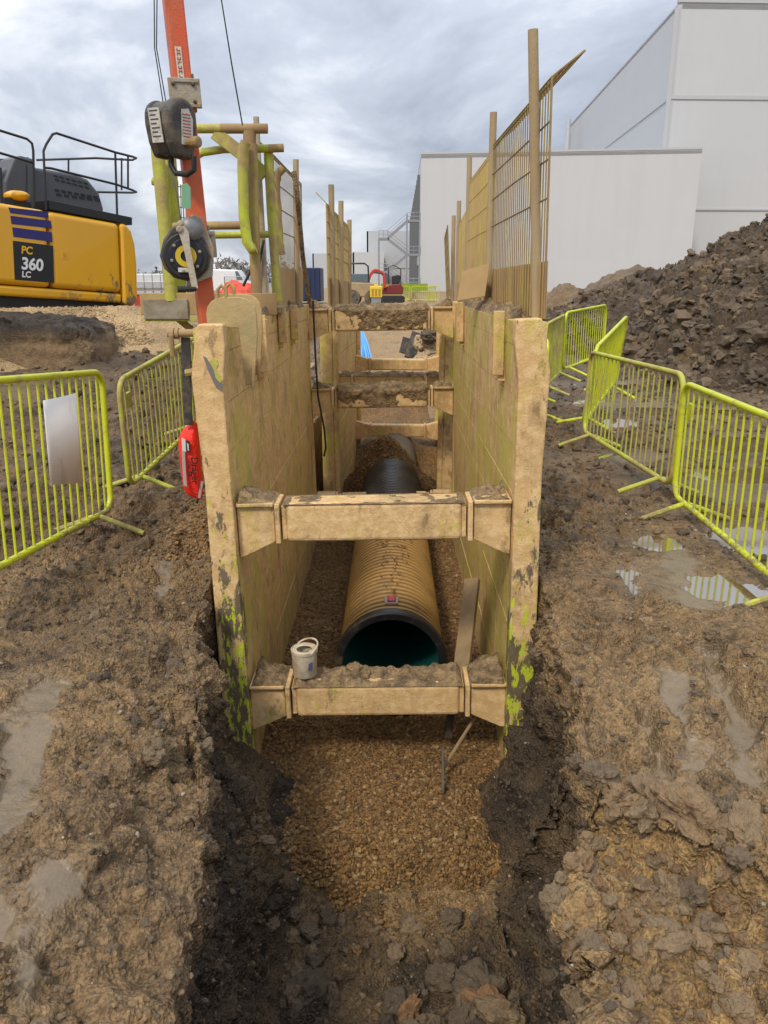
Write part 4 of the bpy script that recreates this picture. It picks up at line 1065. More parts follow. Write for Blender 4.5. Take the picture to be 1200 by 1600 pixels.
    MB().prism([(-.0, -.11), (.095, -.11), (.095, .085), (.0, .085)], lo_, wx, (wz*.985+wy*-.12).normalized(), -wy, .006).build('warning_label', M_LBL, up)
    tl = MB(); tz = (wz*.985+wy*-.12).normalized()
    for k in range(7):
        z_ = .065-.024*k; tl.prism([(.012, z_), (.082-.02*(k % 2), z_), (.082-.02*(k % 2), z_+.008), (.012, z_+.008)], lo_-wy*.0065, wx, tz, -wy, .001)
    tl.build('label_text', plain('dark_print', (.07, .07, .07), .5), up)
    MB().prism([(-.05, -.10), (.045, -.10), (.058, .05), (.025, .11), (-.034, .10)], c+wx*.117, wy, wz, wx, .004).build('side_label', M_LBL, up)
    sl_ = MB()
    for k in range(8): sl_.prism([(-.035, .07-.018*k), (.035, .07-.018*k), (.035, .076-.018*k), (-.035, .076-.018*k)], c+wx*.122, wy, wz, wx, .001)
    sl_.build('label_text', plain('red_print', (.36, .07, .05), .5), up)
    MB().lathe([(.026, 0), (.026, .05), (.034, .05), (.034, .10), (.02, .105)], c+wx*.112-wz*.085, tuple(wx), 10).build('drive_nut', painted('brass_nut', (.30, .19, .07), (.3, .2, .1), .4, 9, .4, bump=.001), up, .002)
    hb = c-wz*.165
    MB().tube([hb-wx*.03+wz*.02, hb-wx*.035-wz*.05, hb+wx*.0-wz*.095, hb+wx*.10-wz*.105, hb+wx*.16-wz*.08, hb+wx*.165-wz*.0], .018, 10).build('carry_handle', M_BLACK, up)
    MB().prism([(-.04, -.09), (.04, -.09), (.045, .03), (.015, .06), (-.03, .05)], hb+wx*.13-wz*.22-wy*.06, wx, wz, wy, .004).build('green_tag', plain('green_plastic_tag', (.16, .33, .20), .5), up)
    for o_, e_ in ((-.012, (240.5, -60)), (.014, (246, -60))):
        MB().tube([c-wx*(.055-o_)+wz*.14, Vector(P(241.5+(3 if o_ > 0 else 0), 75, y=5.36)), Vector(P(*e_, y=5.3)), top+Vector((-.12, -.12, .05))], .0035, 6).build('steel_rope', M_BLACK, up)
    # lower winch with its crank
    c2 = Vector(P(290, 400, y=5.34)); fx_ = Vector((.96, .28, 0)).normalized(); fn_ = Vector((.28, -.96, -.05)).normalized(); fz_ = fx_.cross(fn_)*-1
    if fz_.z < 0: fz_ = -fz_
    def wheel(rr, t0, t1, mat, nm, par, n=26, off=(0, 0)):
        q = c2+fx_*off[0]+fz_*off[1]
        return MB().lathe([(rr*.97, t0), (rr, t0+.004), (rr, t1-.006), (rr*.95, t1)], q, tuple(fn_), n).build(nm, mat, par, angle=35)
    house = [(.165*math.cos(t)*(1.0 if math.sin(t) < .3 else .92), .16*math.sin(t)*(1.28 if math.sin(t) > .4 else 1)) for t in np.linspace(0, 2*PI, 13)[:-1]]
    lw = MB().prism(house, c2-fn_*.10, fx_, fz_, fn_, .11).build('winch_housing', M_CAST, r, .012, 2)
    MB().prism([(-.02, .12), (.06, .26), (.12, .24), (.19, .05), (.17, -.13), (.06, -.17)], c2-fn_*.14, fx_, fz_, fn_, .12).build('back_plate', M_PALE, lw, .006)
    wheel(.145, .0, .03, M_BLACK, 'drum_cover', lw); wheel(.11, .03, .042, plain('blue_black_plastic', (.012, .014, .03), .4), 'hub_disc', lw)
    yel = plain('yellow_plastic_ring', (.58, .43, .02), .5)
    MB().lathe([(.034, .042), (.034, .052), (.068, .052), (.068, .042)], c2, tuple(fn_), 26, caps=False).build('yellow_ring', yel, lw, angle=30)
    for t in np.linspace(.3, 2*PI+.3, 7)[:-1]: MB().lathe([(.011, .03), (.011, .05), (.006, .054)], c2+fx_*.095*math.cos(t)+fz_*.095*math.sin(t), tuple(fn_), 8).build('bolt', M_STEEL, lw)
    MB().prism([(-.055, -.10), (.05, -.10), (.05, -.072), (-.055, -.072)], c2, fx_, fz_, fn_, .05).build('small_label', M_LBL, lw)
    MB().lathe([(.075, -.06), (.078, .02), (.05, .05), (.02, .055)], c2+fx_*.045+fz_*.165, tuple(fn_), 20).build('gear_dome', plain('grey_dome', (.16, .16, .165), .4), lw)
    ck = MB().prism([(-.045, .165), (.0, .185), (.028, .15), (.03, .06), (.065, -.20), (.025, -.215), (-.012, .05), (-.03, .12)], c2+fn_*.075, fx_, fz_, fn_, .012).build('crank', painted('worn_zinc', (.50, .46, .38), (.40, .30, .17), .35, 10, .35), lw, .004)
    MB().lathe([(.022, 0), (.022, .055), (.014, .06)], c2+fn_*.04+fx_*-.03+fz_*.165, tuple(fn_), 10).build('crank_boss', M_PALE, ck)
    h0 = c2+fn_*.085+fx_*.045-fz_*.205
    MB().tube([h0, h0-fx_*.02+fn_*.02, h0-fx_*.115+fn_*.03], [.014, .018, .02], 10).build('crank_grip', M_BLACK, ck)
    MB().tube([P(283, 349, y=5.3), P(276, 300, y=5.6), P(262, 250, y=6.2)], .004, 6).build('steel_rope', M_BLACK, lw)
    MB().blob(P(283, 351, y=5.3), (.028, .028, .028), 2, .05).build('rope_ball', M_STEEL, lw)
    # rope from the arm tip down behind the access frame
    MB().tube([P(379, 196, y=5.9), P(362, 100, y=5.85), P(346, 0, y=5.8), tip], .005, 6).build('steel_rope', M_BLACK, r)
davit()

# ------------------------------------------------------------------ saddle plates hooked over the left wall
M_PLATE = painted('olive_mud_plate', (.34, .27, .12), (.46, .32, .15), .55, 5, .6)
def saddle(y, label, dx=0.0, dz=0.0):
    poly = [(x+dx, z+dz) for x, z in ((-1.0,1.56),(-1.004,1.63),(-.995,1.672),(-.972,1.703),(-.94,1.722),(-.90,1.73),(-.80,1.73),(-.765,1.722),(-.735,1.703),(-.714,1.672),(-.705,1.635),(-.705,1.50),(-.736,1.22),(-.792,1.21),(-.815,1.55))]
    r = thing('saddle_plate', (-.95+dx, y, 1.6), label, 'steel plate', 'saddle plates over the left wall')
    MB().prism(poly, (0, y, 0), (1,0,0), (0,0,1), (0,1,0), .022).build('plate', M_PLATE, r, .005)
    MB().tube([(-.93+dx, y+.01, 1.72+dz), (-.93+dx, y+.01, 1.77+dz), (-.905+dx, y+.01, 1.795+dz), (-.88+dx, y+.01, 1.77+dz), (-.88+dx, y+.01, 1.72+dz)], .011, 8).build('lifting_eye', M_DRYMUD, r)
    MB().tube([(-.735+dx, y-.005, 1.33), (-.735+dx, y-.03, 1.27), (-.74+dx, y-.02, 1.20), (-.745+dx, y+.03, 1.22)], .012, 8).build('shackle', M_DRYMUD, r)
    return r
saddle(4.70, 'muddy round cornered steel plate hooked over the trench box corner, the front one of two'); saddle(5.12, 'second round cornered steel plate, behind the front one on the left wall', -.036, .012)
# the cross bar, dark strap bar and red bag outside the left corner
hb = thing('hanger_bracket', (-1.2, 4.75, .5), 'muddy bar sticking out from the left corner with a dark flat bar hanging from it', 'bracket')
MB().tube([P(262, 521, y=4.78), P(318, 520, y=4.78)], .024, 10).build('cross_bar', M_DRYMUD, hb)
for u in (270, 277): MB().lathe([(.034, -.01), (.034, .01)], P(u, 521, y=4.78), (1, 0, 0), 10).build('collar', M_DRYMUD, hb)
MB().tube([P(267, 523, y=4.74), P(270, 556, y=4.76)], .016, 8).build('drop_rod', M_DRYMUD, hb)
MB().bar(P(290, 527, y=4.80), P(294, 664, y=4.80), .055, .018, (0, 1, 0)).build('flat_bar', M_BLACKSTEEL, hb, .003)
MB().tube([P(290, 583, y=4.76), P(308, 580, y=4.76)], .022, 8).build('clamp', M_DRYMUD, hb)
def bag():
    y = 4.86
    pts = [(297, 659), (304, 657), (309, 662), (311, 700), (315, 735), (318, 782), (309, 781), (300, 778), (287, 772), (283, 735), (279, 700), (278, 684), (284, 672)]
    Q = [Vector(P(u, v, y=y)) for u, v in pts]
    c = sum(Q, Vector())/len(Q)
    r = thing('rescue_bag', tuple(Vector((c.x, c.y, Q[5].z))), 'bright red rescue bag with dark lettering hanging beside the left corner of the trench box', 'bag')
    M_RED = plain('fluorescent_red_fabric', (.90, .028, .016), .55, 0, .12, 9, .01)
    # pillow: outline rings shrink towards front and back
    V, F = [], []; n = len(Q); rings = ((0.0, -.085), (.55, -.075), (.86, -.05), (1.0, -.0), (1.0, .03), (.85, .08), (0.0, .1))
    ang = Vector((.94, .34, 0)); nn = Vector((.34, -.94, 0))
    for k, dd in rings:
        for q in Q:
            e = q-c; V.append(c+Vector((e.x*k, 0, e.z*k))+Vector((0, dd*.75+.012*math.sin(q.z*40+q.x*30)*(0 < k < 1), 0)))
    for i in range(len(rings)-1):
        for j in range(n):
            l = (j+1) % n; F.append((i*n+j, i*n+l, (i+1)*n+l, (i+1)*n+j))
    b = MB().add(V, F, True).build('bag_body', M_RED, r, angle=80); sb = b.modifiers.new('round', 'SUBSURF'); sb.levels = sb.render_levels = 2
    fy_ = -.083
    def patch(pt, mat, nm, t=.004, off=0.0):
        O = [Vector(P(u, v, y=y-.082+off)) for u, v in pt]; q0 = O[0]
        MB().prism([((o-q0).x, (o-q0).z) for o in O], (q0.x, q0.y, q0.z), (1,0,0), (0,0,1), (0,-1,0), t).build(nm, mat, r)
    g = plain('reflective_grey', (.34, .33, .32), .45)
    patch([(284, 704), (289, 706), (292, 760), (287, 758)], g, 'reflective_strip', .004, .0)
    patch([(284, 684), (290, 687), (291, 706), (285, 704)], plain('white_patch', (.6, .58, .56), .5), 'white_patch', .005)
    patch([(290.6, 687), (297, 690), (297, 707), (291, 705)], plain('black_patch', (.02, .02, .022), .5), 'emblem_patch', .006)
    patch([(292.2, 691), (295, 694), (295.6, 704), (294, 704)], plain('white_patch_mark', (.6, .58, .56), .5), 'emblem_mark', .008)
    for tx, u, v, sz in (('Dräger', 299.2, 714, .062), ('Saver CF', 293.5, 716, .034)):
        cu = bpy.data.curves.new('lettering', 'FONT'); cu.body = tx; cu.size = sz; cu.extrude = .0012; cu.offset = .0006
        o = bpy.data.objects.new('tmp', cu); COL.objects.link(o); dg = bpy.context.evaluated_depsgraph_get()
        me = bpy.data.meshes.new_from_object(o.evaluated_get(dg)); bpy.data.objects.remove(o)
        l_ = bpy.data.objects.new('lettering', me); COL.objects.link(l_); me.materials.clear(); me.materials.append(plain('black_print', (.02, .012, .012), .5))
        l_.parent = r; q = Vector(P(u, v, y=y-.088))-r.location; l_.location = q; l_.rotation_euler = (PI/2, math.radians(93), 0)
    a1 = Vector(P(312, 757, y=y-.05)); 
    MB().bar(P(316, 752, y=y-.05), P(311, 778, y=y-.05), .016, .004, (0, 1, 0)).build('strap', g, r)
    MB().tube([P(300, 660, y=y), P(298, 640, y=4.80), P(294, 620, y=4.8)], .008, 6).build('hanging_loop', M_BLACK, r)
bag()
# ------------------------------------------------------------------ excavator behind the gravel mound
def text_mesh(body, size, mat, name, off=.012, ext=.002, shear=0, sp=1.0):
    cu = bpy.data.curves.new(name, 'FONT'); cu.body = body; cu.size = size; cu.extrude = ext; cu.offset = off*size; cu.shear = shear; cu.space_character = sp
    o = bpy.data.objects.new('tmp', cu); COL.objects.link(o); dg = bpy.context.evaluated_depsgraph_get()
    me = bpy.data.meshes.new_from_object(o.evaluated_get(dg)); bpy.data.objects.remove(o)
    r = bpy.data.objects.new(name, me); COL.objects.link(r); me.materials.clear(); me.materials.append(mat); return r
def excavator():
    Lp, Rp = Vector((-6.48, 13.7, 1.61)), Vector((-4.91, 16.0, 1.42))
    ux = (Rp-Lp).normalized(); uy = Vector((-.826, .564, 0)).normalized(); uy = (uy-ux*uy.dot(ux)).normalized(); uz = ux.cross(uy).normalized()
    if uz.z < 0: uz = -uz
    base = Vector((-6.2, 15.8, .75))
    r = thing('excavator', base, 'large yellow excavator behind the gravel mound, its engine end showing the number 360', 'excavator')
    M_Y = NT('yellow_machine_paint'); k = M_Y.noise(1.2, 3)
    M_Y.set('Base Color', M_Y.mix(k, (.66, .33, .008), (.74, .39, .012))); M_Y.set('Roughness', .28); M_Y.set('Coat Weight', .3)
    z_ = M_Y.sep()
    dirtm = M_Y.ramp(M_Y.math('ADD', M_Y.noise(5, 6, .7, M_Y.map((1, 1, .7))), M_Y.math('MULTIPLY', M_Y.math('SUBTRACT', 1.95, z_[2]), .30)), [(.60, 0.0), (.68, 1.0)])
    xr = M_Y.ramp(M_Y.math('ADD', M_Y.math('MULTIPLY', z_[1], .5), -7.1), [(.0, 0.0), (.5, 1.0)])
    MY2 = M_Y.mix(M_Y.math('MULTIPLY', dirtm, xr), M_Y.mix(k, (.66, .33, .008), (.74, .39, .012)), (.20, .14, .075))
    M_Y.set('Base Color', MY2); M_Y = M_Y.m
    M_DG = plain('dark_grey_plastic', (.075, .08, .09), .5); M_K = plain('black_machine_paint', (.012, .012, .014), .4)
    def at(u, v, yo=0.0):
        """where the sight line meets the machine's side plane, yo metres further in"""
        d = Vector(ray(u, v)); o = Vector(CAM); p0 = Rp+uy*yo
        return o+d*((p0-o).dot(uy)/d.dot(uy))
    def loc(u, v, yo=0.0):
        q = at(u, v, yo)-Rp; return (q.dot(ux), q.dot(uz))
    def slab(pts, y0, t, nm, mat, par=r, bev=0, seg=2):
        return MB().prism(pts, Rp+uy*y0, ux, uz, uy, t).build(nm, mat, par, bev, seg)
    xs0 = -4.6
    zt = loc(120, 336)[1]; zk = loc(150, 455)[1]; xe = loc(214, 430)[0]; xc = loc(190, 400)[0]; xd = loc(79, 400)[0]
    # bodywork: sill, two doors, roof edge, counterweight
    slab([(xs0, 0), (xc-.01, 0), (xc-.01, zk-.012), (xs0, zk-.012)], .02, 2.9, 'sill', M_Y, r, .05, 3)
    slab([(xd+.008, zk), (xc-.012, zk), (xc-.012, zt-.02), (xd+.008, zt+.0)], 0, 2.9, 'side_door', M_Y, r, .10, 5)
    slab([(xs0, zk), (xd-.008, zk), (xd-.008, zt+.0), (xs0, zt+.02)], 0, 2.9, 'side_door', M_Y, r, .10, 5)
    cw = [(xc, -.03), (xe-.10, -.05), (xe, .10), (xe+.01, zt*.5), (xe-.02, zt*.75), (xe-.10, zt*.92), (xe-.22, zt*.985), (xc, zt-.02)]
    slab(cw, -.02, 2.95, 'counterweight', M_Y, r, .07, 4)
    # latch on the door
    a0 = loc(96, 395); lt = slab([(a0[0], a0[1]-.10), (a0[0]+.12, a0[1]-.10), (a0[0]+.12, a0[1]+.05), (a0[0], a0[1]+.05)], -.004, .006, 'door_latch', M_Y, r, .008)
    slab([(a0[0]+.03, a0[1]-.06), (a0[0]+.09, a0[1]-.06), (a0[0]+.09, a0[1]+.0), (a0[0]+.03, a0[1]+.0)], -.008, .006, 'latch_button', plain('dull_yellow', (.5, .27, .02), .5), lt)
    M_NV = plain('navy_blue_decal', (.022, .016, .13), .4)
    def decal(px, nm, mat, par=r, t=.004): return slab([loc(u, v) for u, v in px], -t, t+.001, nm, mat, par)
    for px in ([(13,324),(75,331),(76,341),(16,333)], [(16,337),(79,345),(81,357),(18,350)], [(19,355),(81,363),(82,378),(21,370)]): decal(px, 'decal_stripe', M_NV)
    dp = decal([(20,376),(83,384),(84.5,442),(23,437)], 'number_plate', M_K)
    M_WH = plain('white_decal', (.72, .72, .72), .45); M_OG = plain('amber_decal', (.75, .40, .01), .45)
    RM = Matrix((ux, uz, -uy)).transposed().to_4x4()
    for tx, u, v, h_px, mat in (('PC', 33, 395.5, 12.5, M_OG), ('360', 33, 420, 20, M_WH), ('LC', 34, 432.5, 10, M_WH)):
        o = text_mesh(tx, 1.0, mat, 'lettering', .028, .004, .12, .98)
        xsz = [c.co for c in o.data.vertices]; hh = max(c.y for c in xsz)-min(c.y for c in xsz)
        p0 = at(u, v, -.007); p1 = at(u, v-h_px, -.007); s_ = (p1-p0).length/hh
        o.parent = dp; M4 = RM.copy(); M4.translation = p0-base
        o.matrix_local = M4 @ Matrix.Scale(s_, 4)
    # walkway plate, engine hood, handrails
    slab([loc(74, 313, .1), loc(203, 340, .1), loc(203, 352, .1), loc(74, 327, .1)], .03, .5, 'walkway', M_K, r, .006)
    hood = slab([loc(*q, .9) for q in ((-60,322),(-60,268),(0,268),(18,258),(60,262),(120,272),(138,280),(156,302),(164,330),(150,338),(72,330))], .9, 1.4, 'engine_hood', M_DG, r, .06, 3)
    for row, (v0, dv, n, u0, du) in enumerate(((273, 2.3, 6, 84, 9.3), (279, 2.4, 6, 86, 9.3), (295, 1.8, 7, 86, 10), (302, 1.6, 6, 88, 12))):
        for k in range(n):
            u = u0+k*du; v = v0+k*dv; hh = 2.6 if row < 2 else 4
            slab([loc(u, v, .89), loc(u+du*.66, v+dv*.66, .89), loc(u+du*.66+1, v+hh+dv*.66, .89), loc(u+1, v+hh, .89)], .892, .01, 'hood_slot', M_K, hood)
    st = slab([loc(*q, .8) for q in ((8, 284), (22, 248), (33, 243), (52, 248), (56, 262), (52, 300), (48, 322), (8, 316))], .8, .5, 'hood_stack', M_DG, r, .03)
    slab([loc(*q, .3) for q in ((6, 318), (50, 326), (48, 316), (30, 311), (6, 308))], .3, .2, 'lamp_base', M_K, r, .01)
    MB().blob(at(26, 306, .35), (.22, .17, .09), 3, .05).build('side_lamp_cover', M_Y, r)
    def rail(px, yo, rad=.022, nm='handrail'):
        pts = [at(u, v, y_ if isinstance(yo, list) else yo) for (u, v), y_ in zip(px, yo if isinstance(yo, list) else [0]*len(px))]
        MB().tube(pts, rad, 8).build(nm, M_K, r)
    rail([(72, 328), (68, 236), (72, 226), (82, 210), (88, 208), (180, 238), (208, 245), (213, 247), (207, 250), (150, 247), (57, 250)], [.06]*6+[.15,.3,.6,1.6,2.6])
    rail([(70, 262), (80, 263), (181, 288), (207, 297), (213, 300), (207, 301), (152, 300)], [.06]*3+[.15,.3,.6,1.6])
    rail([(180, 238), (183, 335)], .06); rail([(190, 247), (190, 297)], .4, .018); rail([(200, 243), (200, 293)], .12, .02); rail([(107, 250), (107, 271)], 2.0, .02)
    rail([(-40, 195), (0, 204), (42, 217), (50, 224), (52, 236), (53, 322)], .06); rail([(-40, 232), (0, 239), (51, 254)], .06); rail([(0, 250), (24, 249), (44, 247)], 2.4)
    rail([(41, 258), (41, 315)], .5, .02)
    rail([(0, 262), (2, 318)], .2, .03)
    # undercarriage
    z0 = -Rp.z+.75
    for y_ in (.15, 2.2):
        tr = [(xs0-.2, z0+.3), (xs0+.1, z0), (-.6, z0), (-.2, z0+.3), (-.2, z0+.6), (-.6, z0+.85), (xs0+.1, z0+.85), (xs0-.2, z0+.6)]
        slab(tr, y_, .6, 'track', M_K, r, .05)
    slab([(xs0+.8, -.28), (-.9, -.28), (-.9, .02), (xs0+.8, .02)], .7, 1.5, 'turntable', M_K, r, .04)
excavator()

# ------------------------------------------------------------------ mounds and spoil heaps
def heap(name, xr, yr, nx, ny, hf, mat, label, attrs, amp=(.12, .08, .05), seed=300, cat='earth heap', lf=(3.0, 8., 18.), ex=None):
    xs = np.linspace(*xr, nx); yv = np.linspace(*yr, ny) if not isinstance(yr, np.ndarray) else yr
    A_, B_ = np.meshgrid(xs, yv); h = hf(A_, B_)
    X_ = np.stack([A_, B_, h], 2); q = X_.reshape(-1, 3); n_ = normals(X_).reshape(-1, 3)
    d = amp[0]*fbm(q, .9, 4, .55, seed) + amp[1]*lumps(q, lf[0], seed+1, .6)[0] + amp[2]*lumps(q, lf[1], seed+2, .6)[0] + amp[2]*.5*lumps(q, lf[2], seed+3, .6)[0]
    if ex is not None: d = d+ex(q)
    q2 = q+n_*d[:, None]
    at = {k: f(q) for k, f in attrs.items()}
    o = np_mesh(name, q2, grid_faces(len(yv), nx), mat, True, at, origin=(float(np.mean(xs)), float(np.mean(yv)), 0))
    return tag(o, label, cat), q2
M_PSTONE = stones('pale_gravel_stones', [(.40, .26, .12), (.56, .39, .20), (.66, .50, .30), (.48, .32, .16)])
# gravel mound in front of the excavator
ma, mb_ = np.array(P(70, 476, y=13.2)), np.array(P(232, 474, y=14.3))
def mound_h(x, y):
    v = mb_[:2]-ma[:2]; t = np.clip(((x-ma[0])*v[0]+(y-ma[1])*v[1])/(v@v), -.6, 1.0)
    d = np.hypot(x-ma[0]-t*v[0], y-ma[1]-t*v[1])
    pk = ma[2]*(1-t)+mb_[2]*t
    return np.maximum(pk+.05-.62*d-.10*np.exp(-(d/.25)**2), .1)
heap('gravel_mound', (-8.2, -1.6), (10.6, 17.5), 240, 240, mound_h, M_GPALE, 'pale sandy gravel mound in front of the yellow excavator', {}, (.05, .015, .012), 310, 'gravel mound')
_c = RNG.uniform(-6.9, -2.6, 16000), RNG.uniform(11.4, 14.6, 16000)
_z = mound_h(*_c); _k = _z > ground_z(*_c)+.05; _s = .007*(.022/.007)**(RNG.random(16000)[_k]**1.5)
tag(scatter('mound_stones', np.stack([_c[0][_k], _c[1][_k], _z[_k]+.012], 1), _s, 0, M_PSTONE, RNG.random(len(_s)), .4), 'loose pale stones lying over the gravel mound', 'gravel', None, 'stuff')
# dark cut bank in front of it
def bank():
    V, F = ico(6)
    S = np.sign(V)*np.abs(V)**.30
    c = np.array(P(40, 540, y=12.2)); c[2] = .72
    R_ = np.array(P(156, 560, y=11.9)); hx = 1.9
    q = S*np.array([hx, .75, .80]); q[:, 0] += R_[0]-hx; q[:, 1] += 12.3; q[:, 2] += .38
    q[:, 2] += .10*sstep(-4.6, -6.5, q[:, 0])
    n_ = V/np.linalg.norm(V, axis=1, keepdims=True)
    top = sstep(.95, 1.15, q[:, 2]+.12*fbm(q, 2.5, 3, .5, 400))
    d = .05*fbm(q, 1.3, 4, .55, 401)+.03*billow(q, 4, 4, .6, 404)+(.01+.06*top)*lumps(q, 7, 402, .6)[0]+.03*top*lumps(q, 16, 403, .6)[0]+.10*top
    q2 = q+n_*d[:, None]
    o = np_mesh('mud_bank', q2, np.array(F), M_SOIL, True, {'tan': .30*(1-top), 'wet': .3*(1-top), 'dark': np.clip(1.0*top, 0, 1)}, origin=(float(R_[0]-hx), 12.3, .1))
    tag(o, 'dark topped block of cut earth between the white sign barrier and the gravel mound', 'earth bank')
bank()
TOE = np.array([(4.2, 60), (4.5, 30), (4.6, 20), (4.8, 17.2), (5.4, 15.2), (6.3, 13.4), (8, 12.2), (22, 10.6)])
def toe_dist(x, y):
    best = np.full(x.shape, 1e9); sg = np.zeros(x.shape)
    for (x0, y0), (x1, y1) in zip(TOE[:-1], TOE[1:]):
        vx, vy = x1-x0, y1-y0; t = np.clip(((x-x0)*vx+(y-y0)*vy)/(vx*vx+vy*vy), 0, 1)
        d = np.hypot(x-x0-t*vx, y-y0-t*vy); cr = vx*(y-y0)-vy*(x-x0)
        m = d < best; best = np.where(m, d, best); sg = np.where(m, np.sign(cr), sg)
    return best*sg
def spoil_h(x, y):
    d = toe_dist(x, y); r = x/np.maximum(y, 1)
    q = np.stack([x.ravel(), y.ravel(), 0*x.ravel()], 1)
    cap = np.interp(r, [.20, .24, .285, .33, .36, .39, .415, .45, .48, .6], [.9, 1.3, 1.85, 2.3, 2.35, 2.6, 3.1, 3.3, 4.1, 5.2])
    cap = cap + (.35*fbm(q, .8, 3, .55, 500)).reshape(x.shape)*.6
    h = np.maximum(d, -1.0)*.80
    k = .25
    s = -k*np.log(np.exp(-h/k)+np.exp(-cap/k))
    return s + ground_z(x, y)*np.clip(1-d*.5, 0, 1) - .06
yv = np.concatenate([np.arange(10.5, 20, .036), np.arange(20, 32, .08)])
sp_, SPV = heap('spoil_heap', (3.4, 14.5), yv, 360, None, spoil_h, M_HEAP, 'tall dark heap of dug clay at right in front of the white building', {
    'tan': lambda q: .7*sstep(.28, .5, fbm(q, .75, 4, .55, 510)), 'wet': lambda q: .25*sstep(.1, .5, fbm(q, 1.2, 3, .5, 511)), 'dark': lambda q: .55*sstep(-.1, .5, fbm(q, .6, 3, .5, 512))}, (.26, .14, .10), 520, lf=(2.0, 4.5, 10.), ex=lambda q: .34*(billow(q, 1.7, 5, .66, 530)-.75)*1.0)
i = RNG.choice(len(SPV), 15000); s_ = .018*(.17/.018)**(RNG.random(15000)**2.8)
tag(scatter('spoil_clods', SPV[i]+np.array([0, 0, .02]), s_, 1, M_CLOD, np.clip(RNG.normal(.19, .12, 15000), 0, .6), .6), 'clods of dark clay lying over the tall spoil heap', 'clay clods', None, 'stuff')
def low_h(x, y):
    return 1.55*np.exp(-((x-7.2)/1.3)**2-((y-33)/3.0)**2)+.2
heap('spoil_heap', (4.5, 13), (26.5, 40), 130, 130, low_h, M_SOIL, 'lower brown earth heap just right of the tallest guard post, behind the far barriers', {'tan': lambda q: 0*q[:, 0]+.3, 'wet': lambda q: 0*q[:, 0], 'dark': lambda q: 0*q[:, 0]+.2}, (.3, .10, .05), 540)
def low2_h(x, y):
    return 2.35*np.exp(-((x-13.4)/3.2)**2-((y-44)/3.5)**2)+.3
heap('spoil_heap', (4, 24), (36, 54), 150, 110, low2_h, M_SOIL, 'smooth grey brown heap peeping over the left shoulder of the tall dark spoil heap', {'tan': lambda q: 0*q[:, 0]+.05, 'wet': lambda q: 0*q[:, 0]+.1, 'dark': lambda q: 0*q[:, 0]+.35}, (.2, .10, .05), 560)

# ------------------------------------------------------------------ buildings
def cladding(name, col, rot=0):
    t = NT(name)
    z = t.sep()
    wv = t.n('ShaderNodeTexBrick'); t.link(t.map((1, 1, 1), (PI/2, 0, 0)), wv.inputs['Vector'])
    wv.inputs['Color1'].default_value = (*col, 1); wv.inputs['Color2'].default_value = (*(x*.985 for x in col), 1); wv.inputs['Mortar'].default_value = (*(x*.985 for x in col), 1)
    wv.inputs['Scale'].default_value = 1; wv.inputs['Mortar Size'].default_value = .012; wv.inputs['Brick Width'].default_value = 6.0; wv.inputs['Row Height'].default_value = 1.1; wv.offset = 0
    c = t.mix(t.math('MULTIPLY', t.noise(.12, 3), .12), wv.outputs[0], tuple(x*.85 for x in col))
    st = t.ramp(t.noise(.5, 5, .65, t.map((1, 1, .06))), [(.5, 0.0), (.8, .3)])
    c = t.mix(st, c, tuple(x*.78 for x in col))
    rb = t.n('ShaderNodeTexWave', wave_type='BANDS', bands_direction='X'); t.link(t.map((1, 1, 1)), rb.inputs['Vector']); rb.inputs['Scale'].default_value = 1.05
    t.set('Normal', t.bump(rb.outputs['Fac'], .004))
    t.set('Base Color', c); t.set('Roughness', .5); return t.m
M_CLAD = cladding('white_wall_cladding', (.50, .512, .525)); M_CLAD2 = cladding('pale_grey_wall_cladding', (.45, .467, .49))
M_TRIM = plain('pale_metal_trim', (.43, .44, .455), .5); M_GALV = plain('galvanised_steel', (.27, .29, .32), .45, .4)
M_DARKGAP = plain('dark_wall_rib', (.12, .13, .14), .5)
a, b = P(658, 246, y=90), P(1097, 236, y=87)
wh = thing('warehouse', (a[0], 90, .9), 'low white warehouse block with a flat roof filling the middle background right of the trench', 'building')
z1 = 15.2; c0 = (a[0], 90); c1 = (b[0], 87); c2 = (b[0]+2, 150); c3 = (a[0]+.6, 158)
def wallseg(p, q, z0, z1, t, nm, mat, par, bev=0):
    p, q = Vector((*p, 0)), Vector((*q, 0)); d = q-p; L_ = d.length; d.normalize(); n_ = Vector((-d.y, d.x, 0))
    return MB().prism([(0, z0), (L_, z0), (L_, z1), (0, z1)], p, d, (0, 0, 1), n_, t).build(nm, mat, par, bev)
wallseg(c0, c1, .5, z1, .3, 'front_wall', M_CLAD, wh)
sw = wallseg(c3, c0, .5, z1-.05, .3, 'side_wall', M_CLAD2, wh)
MB().prism([(p_[0], p_[1]) for p_ in (c0, c1, c2, c3)], (0, 0, z1-.4), (1,0,0), (0,1,0), (0,0,1), .3).build('roof', M_TRIM, wh)
wallseg((c0[0]-.06, 89.94), (c1[0], 86.94), z1, z1+.22, .4, 'parapet_trim', M_TRIM, wh)
for k in range(14):
    f = (k+.7)/14; x_, y_ = c0[0]+(c3[0]-c0[0])*f-.16, c0[1]+(c3[1]-c0[1])*f
    MB().box((x_, y_, 7.2), (.30, .22, 12.8)).build('wall_rib', M_DARKGAP, wh)
for k in range(5): MB().box((c0[0]-.10, 91+k*2.2, 4.4), (.14, .3, .9)).build('wall_vent', M_TRIM, wh)
